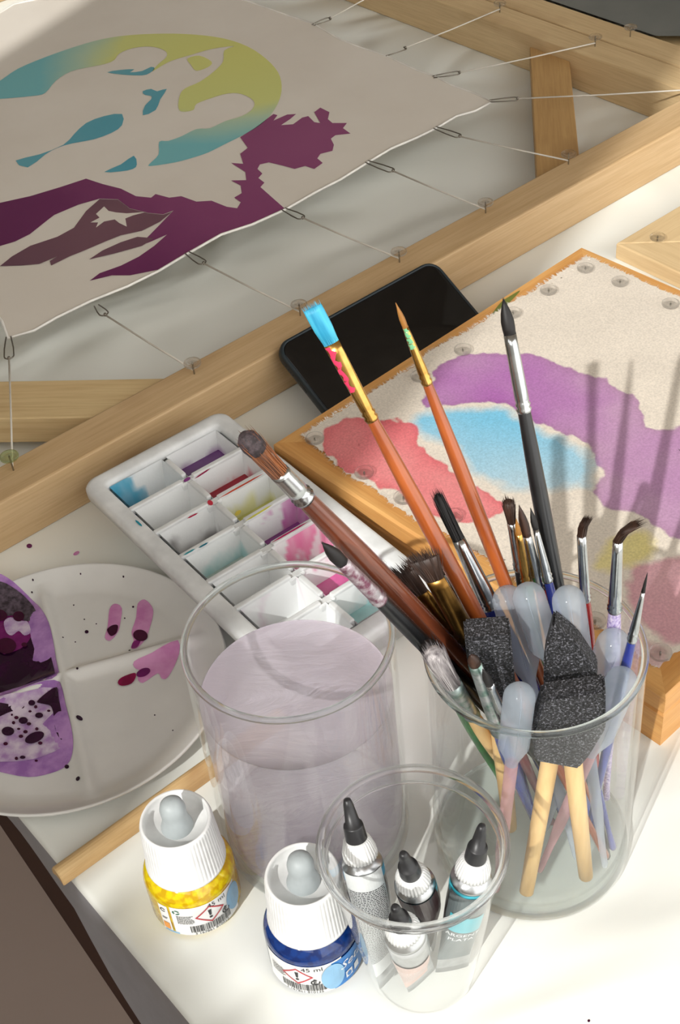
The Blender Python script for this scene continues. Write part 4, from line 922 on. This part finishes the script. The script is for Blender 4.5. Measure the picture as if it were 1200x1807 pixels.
def pot(label, c, paint, kind):
    t = thing('paint_pot', label, 'paint pot', c)
    v, f = lathe([(.0001, .0003), (PRB - .003, .0002), (PRB - .0008, .0008), (PRB, .003), (PRB, .0275), (PRB - .0003, .0295), (PRB - .0016, .0325), (PRB - .0042, .0350), (PRB - .007, .0365), (PRB - .0075, .040)], 64); mesh_obj('bottle', v, f, paint, t)
    NC = 60
    v, f = lathe([(.0188, .0352), (.0198, .0358), (.0198, .0372), (.0194, .0376), (.0177, .0648), (.0172, .0668), (.0166, .0680), (.0158, .0678), (.0153, .0668), (.0149, .0618), (.0001, .0616)], NC * 4, mod=lambda a, k: (1 - .035 * (int(round(a / (2 * math.pi) * NC * 4)) % 4 == 0)) if k in (3, 4) else 1)
    cap = mesh_obj('cap', v, f, M['white_cap'], t, True)
    for p in cap.data.polygons: p.use_smooth = True
    v, f = lathe([(.0078, .0614), (.0077, .0628), (.0070, .0650), (.0063, .0680), (.0060, .0710), (.0062, .0740), (.0062, .0762), (.0055, .0790), (.0040, .0808), (.0020, .0817), (.0001, .0819)], 32); mesh_obj('dropper_bulb', v, f, M['rubber'], t)
    th = math.atan2(-c[1], -c[0]) - math.radians(12)     # towards the viewer side of the pot
    lab = bent('label', flat_rect(-.0105 if kind == 'y' else -.024, .026 if kind == 'y' else .016, .0025, .0262, 40), PRB, th, 0, M['label_white'], t, .00025)
    def pr(name, vf, deg, z, mat, off=.0005, shear=0): return bent(name, vf, PRB, th + math.radians(deg), z, mat, lab, off, shear)
    d0 = 22 if kind == 'y' else -16
    dia = [(0, -.0068), (.0078, 0), (0, .0068), (-.0078, 0)]
    pr('hazard_diamond', outline_poly(dia, .84), d0, .0172, M['print_red'])
    pr('hazard_mark', join([flat_poly([(-.0009, .0036), (.0009, .0036), (.0005, -.0008), (-.0005, -.0008)]), flat_poly(ellipse(0, -.0024, .0009, .0009, 0, 8))]), d0, .0170, M['print_black'])
    pr('recycle_arrow', join([arc(.0016, .0023, 100, 380, 0, 0), flat_poly([(-.0012, .0008), (.0012, .0019), (-.0006, .0031)]), arc(.0005, .0012, 60, 300, .0002, -.0002)]), d0 + 21, .0125, M['print_black'])
    v, f = text_geo('45 ml', .0046); pr('volume_print', (v, f), 33 if kind == 'y' else 3, .0222, M['print_black'])
    bars = []; x = 0
    while x < .0215:
        w = random.choice((.00018, .00030, .00045)); bars.append(flat_rect(x, x + w, 0, .0056)); x += w + random.choice((.00018, .0003, .00042))
    b0 = -6 if kind == 'y' else -37
    pr('barcode', join(bars), b0, .0050, M['print_black'])
    v, f = text_geo('3 167861 810012' if kind == 'y' else '3 167861 810135', .0026); pr('barcode_digits', (v, f), b0 + 27, .0029, M['print_black'])
    lines = []
    for i in range(8):
        y = -.0009 * i; x = 0
        while x < random.uniform(.0065, .0085): w = random.uniform(.0004, .0013); lines.append(flat_rect(x, x + w, y, y + .00042)); x += w + .00025
    pr('small_print', join(lines), -20 if kind == 'y' else -52, .0190, M['print_black'])
    if kind == 'y':
        pr('green_recycle_mark', join([arc(.0010, .0019, 20, 110, 0, 0), arc(.0010, .0019, 140, 230, 0, 0), arc(.0010, .0019, 260, 350, 0, 0)]), -19, .0225, M['print_green'])
        pr('round_print', flat_poly(ellipse(0, 0, .0055, .0095, 0, 24)), 60, .0150, M['label_sky'])
        l2 = bent('label', flat_rect(-.0165, -.0112, .0025, .0255, 8), PRB, th + math.radians(-2), 0, M['label_white'], t, .00025)
        bent('orange_print', flat_rect(-.0158, -.0122, .005, .0105, 4), PRB, th + math.radians(-2), 0, M['label_orange'], l2, .0005)
        bent('recycle_print', join([arc(.0010, .0016, 20, 320, -.014, .0215), flat_rect(-.0155, -.0125, .0148, .0152), flat_rect(-.0155, -.0130, .0138, .0142)]), PRB, th + math.radians(-2), 0, M['print_black'], l2, .0005)
        bent('blue_print', flat_rect(-.0165, -.0085, .0027, .0040, 8), PRB, th, 0, M['label_sky'], l2, .0004)
    else:
        bl = bent('label', flat_rect(.0105, .032, .0025, .0250, 30), PRB, th, 0, M['label_blue'], t, .0004)
        bent('round_print', flat_poly(ellipse(0, 0, .0058, .0105, 0, 28)), PRB, th + math.radians(27), .0140, M['label_sky'], bl, .0007)
        v, f = text_geo('Seta', .0085); bent('brand_lettering', (v, f), PRB, th + math.radians(54), .0155, M['print_white'], bl, .0007, .35)
        bent('small_window', join([flat_rect(-.0020, .0020, -.0026, .0026), flat_rect(.0035, .0070, -.0026, .0026)]), PRB, th + math.radians(48), .0085, M['print_white'], bl, .0007)
        bent('round_mark', flat_poly(ellipse(0, 0, .0013, .0017, 0, 12)), PRB, th + math.radians(48), .0085, M['label_blue'], bl, .0009)
    return t
def liquid(name, c, c2, rough=.08):
    mt, nt, out = new_mat(name); b = N(nt, 'ShaderNodeBsdfPrincipled'); b.inputs['Roughness'].default_value = rough; b.inputs['Coat Weight'].default_value = 1
    n = noise(nt, 260, 2, .5); r = ramp(nt, [(.42, rgba(c)), (.6, rgba(c2))]); nt.links.new(n.outputs['Fac'], r.inputs[0]); nt.links.new(r.outputs[0], b.inputs['Base Color'])
    tl = N(nt, 'ShaderNodeBsdfTranslucent'); nt.links.new(r.outputs[0], tl.inputs[0]); x = N(nt, 'ShaderNodeMixShader'); x.inputs[0].default_value = .3
    nt.links.new(b.outputs[0], x.inputs[1]); nt.links.new(tl.outputs[0], x.inputs[2]); nt.links.new(x.outputs[0], out.inputs[0]); return mt
pot('white capped dropper pot of yellow paint beside the water glass', (-.0936, .3850, 0), liquid('yellow_ink', (252, 228, 20), (226, 180, 8)), 'y')
pot('white capped dropper pot of blue paint beside the plastic cup', (-.0352, .3472, 0), liquid('blue_ink', (16, 62, 140), (10, 44, 112)), 'b')

# ------------------------------------------------------------------ paint tubes in the plastic cup
def tube_thing(label, B, T, extra=None, roll=0.0, band=(70, 170, 215), flat=None, L=.118):
    B = Vector(B); T = Vector(T); t = thing('paint_tube', label, 'paint tube'); t.matrix_world = axis_frame(B, T) @ Matrix.Rotation(roll, 4, 'Z')
    s = (T - B).length / L
    r = .0092
    pf = []
    for k in range(15):
        z = .078 * k / 14; q = min(1, z / .062); q = q * q * (3 - 2 * q); pf.append((r * (.90 + .10 * q), max(.0009, r * q), z * s))
    pf += [(r * .98, r * .98, .0792 * s), (r * .6, r * .6, .0818 * s), (r * .42, r * .42, .0828 * s), (r * .4, r * .4, .086 * s)]
    v, f = lathe(pf, 40, True); mesh_obj('tube_body', v, f, M['alu'], t)
    bandm = plain('tube_band', band, .3)
    v, f = lathe([(r * 1.012, .0715 * s), (r * 1.016, .0725 * s), (r * 1.016, .0762 * s), (r * 1.012, .077 * s)], 40); mesh_obj('band', v, f, bandm, t)
    NC = 30
    v, f = lathe([(.0064, .0824 * s), (.0079, .0828 * s), (.0078, .0862 * s), (.0062, .0925 * s), (.0051, .0936 * s)], NC * 4, True, True, lambda a, k: (1 - .07 * (int(round(a / (2 * math.pi) * NC * 4)) % 4 == 0)) if k in (1, 2, 3) else 1); mesh_obj('cap_ring', v, f, M['white_cap'], t)
    v, f = lathe([(.0049, .092 * s), (.0049, .0935 * s), (.0045, .1015 * s), (.0043, .1024 * s), (.0034, .1024 * s), (.0022, .1150 * s), (.0016, .1176 * s), (.0007, L * s), (.0001, L * s)], 24); mesh_obj('nozzle', v, f, M['black_plastic'], t)
    def rad(z):
        q = min(1, (z / s) / .062); q = max(0, q * q * (3 - 2 * q)); return r * (.90 + .10 * q), max(.0009, r * q)
    def wrap(name, vf, th0, z0, mat, off=.00035, par=None):
        v, f = vf; out = []
        for (x, y, *_) in v:
            a = th0 - roll + x / r; zz_ = (z0 + y) * s; rx, ry = rad(zz_); out.append(((rx + off) * math.cos(a), (ry + off) * math.sin(a), zz_))
        return mesh_obj(name, out, f, mat, par or t, False)
    return t, wrap
def fine_print(w, rows, dy=.0011):
    ls = []
    for i in range(rows):
        x = -w / 2
        while x < w / 2: q = random.uniform(.0004, .0016); ls.append(flat_rect(x, min(x + q, w / 2), -dy * i, -dy * i + .0005, 2)); x += q + .00035
    return join(ls)
TG = None
wl = plain('tube_white_print', (226, 230, 230), .35)
def band_rect(w, h): 
    v, f = [], []
    for j in range(9):
        a, b = flat_rect(-w / 2, w / 2, h * j / 8, h * j / 8 + h / 8, 16); v, f = join([(v, f), (a, b)])
    return v, f
FRONT = -math.pi / 2
t1, w1 = tube_thing('metal paint tube with a white text label beside the blue pot', (-.0008, .3245, .0094), (-.0108, .3525, .1130), roll=0.9)
w1('label', band_rect(.020, .062), FRONT, .009, wl); w1('small_print', fine_print(.018, 46), FRONT, .068, M['print_black'], .0006)
t2, w2 = tube_thing('metal paint tube with dark brown print in the middle of the cup', (.0230, .3457, .0057), (.0104, .3248, .1090), roll=1.4, band=(60, 170, 190))
w2('label', band_rect(.024, .060), FRONT, .010, plain('tube_dark', (58, 38, 40), .3))
t3, w3 = tube_thing('silver paint tube lettered ARGENT PLATA', (.0287, .3277, .0048), (.0451, .3324, .1118), roll=0.25, band=(60, 180, 200))
w3('label', band_rect(.022, .056), FRONT, .012, plain('tube_silver_print', (112, 122, 124), .35, .3)); w3('teal_panel', band_rect(.016, .013), FRONT, .045, plain('tube_teal', (70, 182, 196), .35), .0006)
for s_, z_ in (('ARGENT', .0410), ('PLATA', .0360)): w3('lettering', text_geo(s_, .0042), FRONT, z_, M['print_white'], .0009)
w3('lettering', text_geo('ARGENT', .0042), FRONT, .0365, M['print_black'], .0008) if False else None
t4, w4 = tube_thing('short metal paint tube with red print in front of the dark tube', (.0137, .3237, .0048), (.0045, .3065, .0988), roll=0.7, band=(200, 202, 204), L=.118)
w4('label', band_rect(.022, .040), FRONT, .010, plain('tube_red', (216, 186, 176), .4)); w4('small_print', fine_print(.016, 12, .0022), FRONT, .044, M['print_white'], .0006)

# ------------------------------------------------------------------ brushes standing in the glass
def along(B, T, px):
    """distance from T of the point of segment BT that is seen at px"""
    d = ray(px).normalized(); a = (B - T).normalized(); w = T - O
    b = a.dot(d); den = 1 - b * b
    return (b * w.dot(d) - w.dot(a)) / den
def loft(profile, n=20, bend=None, cap=True):
    vs_, fs = [], []
    for (rx, ry, z) in profile:
        ox = bend(z) if bend else 0
        for i in range(n): a = 2 * math.pi * i / n; vs_.append((rx * math.cos(a) + ox, ry * math.sin(a), z))
    for k in range(len(profile) - 1):
        for i in range(n): j = (i + 1) % n; fs.append((k * n + i, k * n + j, (k + 1) * n + j, (k + 1) * n + i))
    if cap: fs += [tuple(reversed(range(n))), tuple(range((len(profile) - 1) * n, len(profile) * n))]
    return vs_, fs
def hairs(z0, z1, rx, ry, tx, ty, n, bend=None, jitter=.12, w=.00022):
    vs_, fs = [], []
    for _ in range(n):
        a = random.random() * 2 * math.pi; q = math.sqrt(random.random())
        bx, by = rx * q * math.cos(a), ry * q * math.sin(a); ex, ey = tx * q * math.cos(a) + random.gauss(0, jitter) * tx, ty * q * math.sin(a) + random.gauss(0, jitter) * ty
        L = (z1 - z0) * random.uniform(.84, 1.03) * (1 - .0 * q); b = len(vs_)
        for s in (0, .5, .85):
            z = z0 + L * s; ox = bend(z) if bend else 0; ww = w * (1 - s * .6)
            x = bx + (ex - bx) * s + ox; y = by + (ey - by) * s
            for k in range(3): th = k * 2.094; vs_.append((x + ww * math.cos(th), y + ww * math.sin(th), z))
        z = z0 + L; vs_.append((ex + (bend(z) if bend else 0), ey, z))
        for s in range(2):
            for k in range(3): k2 = (k + 1) % 3; fs.append((b + s * 3 + k, b + s * 3 + k2, b + s * 3 + 3 + k2, b + s * 3 + 3 + k))
        for k in range(3): fs.append((b + 6 + k, b + 6 + (k + 1) % 3, b + 9))
    return vs_, fs
BG = 'brushes standing in the glass'
def brush(name, label, B, T, pb, pf, wbr, wf0, wf1, wh, handle, ferr, hair, shape='round', bend=0.0, roll=0.0, extra=None, taper=.42, tip=None):
    B = Vector(B); T = Vector(T); L = (T - B).length
    lb = max(.004, along(B, T, pb)); lf = max(lb + .006, along(B, T, pf))
    t = thing(name, label, 'brush', group=None); t.matrix_world = axis_frame(B, T) @ Matrix.Rotation(roll, 4, 'Z')
    s = 1 / px_size(T) / 2
    rb, r0, r1, rh = wbr * s, wf0 * s, wf1 * s, wh * s
    zf = L - lf; zb = L - lb
    fl = .38 if shape in ('flat', 'fan') else 1.0
    # handle
    hp = [(.0012, .0012, 0), (.0020, .0020, .0015)]
    for k in range(1, 13):
        q = k / 13; z = zf * q
        w = taper * rh + (1 - taper) * rh * math.sin(min(1, q / .80) * math.pi / 2) ** 1.6 if q < .80 else rh - (rh - r1 * .92) * ((q - .80) / .2) ** 1.5
        hp.append((w, w, z))
    hp += [(r1 * .92, r1 * .92, zf - .0005), (r1 * .9, r1 * .9, zf + .002)]
    v, f = loft(hp, 20); mesh_obj('handle', v, f, handle, t)
    # ferrule with two crimp rings
    fp = [(r1 * .99, r1 * .99, zf), (r1 * 1.0, r1 * 1.0, zf + .0006), (r1 * 1.12, r1 * 1.12, zf + .0016), (r1 * .90, r1 * .90, zf + .0026), (r1 * 1.12, r1 * 1.12, zf + .0038), (r1 * .90, r1 * .90, zf + .0048), (r1 * 1.0, r1 * 1.0, zf + .0058)]
    for k in range(1, 7):
        q = k / 6; rr = r1 + (r0 - r1) * q; fp.append((rr, rr * (1 + (fl - 1) * q), zf + .006 + (zb - zf - .006) * q))
    v, f = loft(fp, 24); fe = mesh_obj('ferrule', v, f, ferr, t)
    # bristles
    bd = (lambda z: bend * max(0, (z - zb) / lb) ** 2 * lb) if bend else None
    ry = r0 * fl
    if shape == 'round': bp = [(r0 * .9, ry * .9, zb - .001), (rb * .98, rb * .98, zb + lb * .18), (rb, rb, zb + lb * .38), (rb * .78, rb * .78, zb + lb * .62), (rb * .42, rb * .42, zb + lb * .84), (rb * .08, rb * .08, L)]; tx = rb * .12
    elif shape == 'flat': bp = [(r0 * .92, ry * .9, zb - .001), (rb * .98, ry * 1.1, zb + lb * .4), (rb * 1.0, ry * .9, zb + lb * .8), (rb * .98, ry * .5, zb + lb * .93)]; tx = rb * 1.0
    elif shape == 'fan': bp = [(r0 * .9, ry * .9, zb - .001), (rb * .6, ry * .8, zb + lb * .4), (rb * .85, ry * .6, zb + lb * .7)]; tx = rb
    else: bp = [(r0 * .85, ry * .85, zb - .001), (rb * .7, rb * .7, zb + lb * .35), (rb * .95, rb * .95, zb + lb * .7), (rb * .8, rb * .8, zb + lb * .88), (rb * .3, rb * .3, zb + lb * .93)]; tx = rb * 1.05
    v, f = loft(bp, 18, bd); br = mesh_obj('bristles', v, f, hair, t)
    if tip:
        v, f = loft([(rb * .98, rb * .98, zb + lb * .62), (rb * 1.08, rb * 1.08, zb + lb * .78), (rb * .98, rb * .98, zb + lb * .92), (rb * .5, rb * .5, L + .0005)], 18, bd); mesh_obj('bristle_tip', v, f, tip, br)
    ty = tx if shape in ('round', 'pom') else ry * .7
    v, f = hairs(zb, L + .0008, r0 * .95, ry * .95, tx, ty, {'round': 70, 'flat': 170, 'fan': 150, 'pom': 130}[shape], bd, .05 if shape in ('round', 'flat') else .14); h = mesh_obj('bristle_hairs', v, f, hair, br, False); h['kind'] = 'stuff'
    if extra:
        for nm, mat_, q0, q1, a0, a1 in extra:
            vs_, fs = [], []
            for i in range(15):
                for j in range(7):
                    q = q0 + (q1 - q0) * i / 14; a = a0 + (a1 - a0) * (j / 6) + .25 * math.sin(i * 1.7); a += (j / 6 - .5) * .3 * math.sin(i * 2.3)
                    rr = r1 + (r0 - r1) * q; vs_.append((rr * 1.02 * math.cos(a) + 0, rr * (1 + (fl - 1) * q) * 1.02 * math.sin(a) , zf + .006 + (zb - zf - .006) * q))
            for i in range(14):
                for j in range(6): k = i * 7 + j; fs.append((k, k + 1, k + 8, k + 7))
            mesh_obj(nm, vs_, fs, mat_, fe)
    return t
FR = -math.pi / 2
brush('flat_brush', 'long flat brush with sky blue bristles, gold ferrule and orange handle', (0.1117, 0.3720, 0.0145), (-0.0024, 0.4572, 0.2977), (574, 612), (651, 745), 36, 30, 25, 34, M['orange_handle'], M['gold'], M['hair_blue'], 'flat', extra=[('pink_paint', M['pink_paint'], .3, .98, FR - 1.0, FR - .2)])
brush('round_brush', 'long pointed brush with amber tip, gold ferrule and orange handle', (0.1124, 0.3941, 0.0131), (0.0325, 0.4688, 0.2859), (716, 578), (757, 677), 11, 11, 20, 29, M['orange_handle'], M['gold'], M['hair_amber'], extra=[('green_paint', M['green_paint'], .55, 1.0, FR - .9, FR + .5)])
brush('round_brush', 'long black handled brush with silver ferrule and dark pointed bristles', (0.1128, 0.3745, 0.0095), (0.0801, 0.4894, 0.2686), (901, 590), (929, 727), 24, 23, 26, 32, M['black_handle'], M['silver'], M['hair_black'])
brush('round_brush', 'thick brown handled brush with rust bristles leaning over the water glass', (0.1116, 0.4140, 0.0121), (-0.0323, 0.3943, 0.2856), (487, 838), (537, 884), 40, 38, 40, 50, M['brown_handle'], M['silver'], M['hair_rust'], 'pom', taper=.5, tip=M['hair_tip'])
brush('round_brush', 'black handled brush with paint marked ferrule leaning over the water glass', (0.1046, 0.4138, 0.0110), (-0.0081, 0.3833, 0.2372), (604, 992), (670, 1062), 26, 26, 30, 34, M['black_handle'], M['motley'], M['hair_black'], taper=.5)
brush('stiff_brush', 'raw wood handled brush with splayed white and black bristles', (0.0764, 0.4219, 0.0109), (0.0304, 0.3678, 0.1862), (803, 1203), (836, 1262), 42, 35, 30, 33, M['raw_handle'], M['painted_silver'], M['hair_white'], 'pom')
brush('stiff_brush', 'green handled brush with wide black bristles against the glass side', (0.0686, 0.4277, 0.0095), (0.0296, 0.3771, 0.1804), (778, 1190), (800, 1232), 35, 30, 27, 30, M['green_handle'], M['silver'], M['hair_black'], 'pom')
brush('round_brush', 'blue handled brush with broad silver ferrule in front of the dark foam', (0.0819, 0.3973, 0.0095), (0.0473, 0.3715, 0.1759), (838, 1172), (881, 1292), 22, 24, 34, 36, M['blue_handle'], M['painted_silver'], M['hair_brown'])
brush('round_brush', 'dark red handled brush with grey pointed tip in front of the dark foam', (0.0898, 0.3981, 0.0106), (0.0509, 0.3636, 0.1751), (863, 1207), (890, 1264), 16, 16, 20, 22, M['dark_red_handle'], M['silver'], M['hair_black'])
brush('fan_brush', 'fan brush with spread dark hairs and gold ferrule', (0.1008, 0.4002, 0.0126), (0.0302, 0.4011, 0.2099), (752, 1032), (832, 1122), 72, 36, 42, 34, M['black_handle'], M['dull_gold'], M['hair_brown'], 'fan')
brush('fan_brush', 'small brown fan brush behind the gold fan brush', (0.1164, 0.4172, 0.0095), (0.0208, 0.4122, 0.1920), (742, 1046), (800, 1108), 58, 34, 38, 34, M['black_handle'], M['dull_gold'], M['hair_brown'], 'fan')
brush('round_brush', 'blue handled slim brush behind the gold fan brush', (0.0959, 0.4039, 0.0095), (0.0416, 0.4344, 0.1721), (786, 1012), (827, 1078), 10, 12, 18, 20, M['blue_handle'], M['silver'], M['hair_brown'])
brush('round_brush', 'blue handled brush with a large round black tip', (0.1111, 0.3888, 0.0136), (0.0429, 0.4479, 0.2000), (807, 952), (868, 1070), 21, 24, 36, 40, M['blue_handle'], M['silver'], M['hair_black'], 'pom')
brush('round_brush', 'small pointed brush with green stained ferrule', (0.1135, 0.4003, 0.0106), (0.0614, 0.4471, 0.1803), (857, 957), (898, 1044), 15, 14, 20, 22, M['black_handle'], M['painted_silver'], M['hair_black'])
brush('stiff_brush', 'silver ferruled brush with a dark splayed tuft', (0.0965, 0.4362, 0.0095), (0.0736, 0.4381, 0.1990), (903, 922), (917, 1005), 24, 17, 20, 22, M['black_handle'], M['silver'], M['hair_brown'], 'pom')
brush('round_brush', 'green handled brush with gold ferrule and amber tip', (0.0996, 0.4309, 0.0095), (0.0764, 0.4327, 0.1913), (915, 942), (930, 1028), 10, 12, 20, 22, M['green_handle'], M['gold'], M['hair_amber'])
brush('round_brush', 'red handled brush with brown tip beside the gold ferruled brush', (0.1138, 0.4204, 0.0100), (0.0788, 0.4389, 0.1936), (930, 945), (954, 1038), 18, 16, 22, 28, M['red_handle'], M['silver'], M['hair_brown'])
brush('round_brush', 'blue handled slim brush beside the long black brush', (0.1156, 0.3751, 0.0163), (0.0848, 0.4434, 0.1868), (946, 934), (971, 1026), 12, 11, 18, 22, M['blue_handle'], M['silver'], M['hair_black'])
brush('round_brush', 'red handled brush with a bent brown tip', (0.1149, 0.4058, 0.0099), (0.1048, 0.4326, 0.1879), (1027, 945), (1034, 1060), 16, 17, 20, 28, M['red_handle'], M['silver'], M['hair_brown'], 'pom', bend=.35)
brush('round_brush', 'lilac glitter handled brush with a hooked dark tip', (0.1198, 0.4090, 0.0101), (0.1171, 0.4152, 0.1988), (1088, 955), (1083, 1078), 20, 18, 26, 30, M['glitter'], M['silver'], M['hair_brown'], 'pom', bend=.9)
brush('liner_brush', 'blue handled fine liner brush against the glass rim', (0.1023, 0.3810, 0.0095), (0.1257, 0.3965, 0.1860), (1138, 1046), (1116, 1132), 6, 7, 18, 22, M['blue_handle'], M['silver'], M['hair_black'])

# ------------------------------------------------------------------ droppers (plastic transfer pipettes)
def pipette(label, B, T, r=.0073, mat='pipette', Lb=.047):
    B = Vector(B); T = Vector(T); L = (T - B).length; t = thing('dropper', label, 'dropper', group=None); t.matrix_world = axis_frame(B, T)
    z1 = L - Lb
    v, f = lathe([(.0030, z1 - .006), (.0034, z1 - .003), (r * .75, z1 + .002), (r, z1 + .007), (r, L - r)] + [(r * math.cos(a), L - r + r * math.sin(a)) for a in (.3, .6, .9, 1.2, 1.4, 1.55)], 28); mesh_obj('bulb', v, f, M['pipette'], t)
    v, f = lathe([(.0012, 0), (.0016, .002), (.0018, .02), (.0028, .035), (.0030, z1 - .006)], 20); mesh_obj('stem', v, f, M[mat], t)
    v, f = tube([(0, -r * 1.0, z1 + .007), (0, -r * 1.01, L - r), (0, -r * .72, L - r * .32), (0, -.0005, L)], .0002, 6); mesh_obj('seam', v, f, M['pipette'], t)
    return t
pipette('milky dropper leaning against another dropper beside the big black brush', (0.0979, 0.3768, 0.0095), (0.0696, 0.4224, 0.1607))
pipette('milky dropper standing just before the red handled brush', (0.1106, 0.4104, 0.0274), (0.0757, 0.4045, 0.1776))
pipette('milky dropper standing behind the wedge of foam', (0.1100, 0.3677, 0.0136), (0.0941, 0.4069, 0.1724))
pipette('milky dropper tilted below the glitter handled brush', (0.0847, 0.3910, 0.0158), (0.1169, 0.4022, 0.1452), .0078)
pipette('milky dropper with pink stem low against the glass rim', (0.0784, 0.3714, 0.0101), (0.1166, 0.3837, 0.1407), .0072, 'pipette_pink')
pipette('milky dropper with red specks at the front of the glass', (0.0557, 0.3634, 0.0097), (0.0658, 0.3600, 0.1658), .0068, 'pipette_pink', .046)

# ------------------------------------------------------------------ foam brushes
def foam_brush(label, B, T, outline, th, handle=True):
    B = Vector(B); T = Vector(T); a = (T - B).normalized(); view = (T - O).normalized()
    e = a.cross(view).normalized(); 
    if e.dot(RT) < 0: e = -e
    n = e.cross(a).normalized()
    if n.dot(view) > 0: n = -n
    P0 = T - a * .01 + n * th / 2
    pts = [on_plane(p, P0, n) for p in outline]
    t = thing('foam_brush', label, 'foam brush', B)
    loc = [p - B for p in pts]; m_ = len(loc)
    vs_ = loc + [p - n * th for p in loc]; b = bmesh.new(); bv = [b.verts.new(p) for p in vs_]
    b.faces.new(bv[:m_]); b.faces.new(list(reversed(bv[m_:])))
    for i in range(m_): j = (i + 1) % m_; b.faces.new((bv[i], bv[m_ + i], bv[m_ + j], bv[j]))
    bmesh.ops.recalc_face_normals(b, faces=b.faces[:]); bmesh.ops.bevel(b, geom=b.edges[:], offset=.0012, segments=2, affect='EDGES')
    bm_obj('foam_head', b, M['foam'], t)
    cen = sum((p for p in loc), Vector()) / m_ - n * th / 2
    v, f = tube([Vector((0, 0, 0)), cen * .5, cen], [.0035, .0042, .0042], 14); mesh_obj('handle', v, f, M['raw_handle'], t)
    return t
foam_brush('black foam brush with a slanted wedge standing upright in the glass', (0.0699, 0.3601, 0.0114), (0.0858, 0.3932, 0.1652), [(975, 1101), (1017, 1136), (1053, 1189), (1053, 1215), (987, 1233), (959, 1239), (959, 1161)], .013)
foam_brush('black foam brush pressed against the front of the glass', (0.1004, 0.3663, 0.0095), (0.0893, 0.3637, 0.1490), [(957, 1235), (1069, 1219), (1069, 1289), (1039, 1338), (1021, 1359), (944, 1345), (939, 1293)], .010)
foam_brush('black foam brush with scooped face beside the silver ferruled brushes', (0.0684, 0.3991, 0.0095), (0.0577, 0.3876, 0.1680), [(820, 1129), (902, 1123), (906, 1171), (914, 1241), (880, 1263), (850, 1241), (826, 1181)], .012)
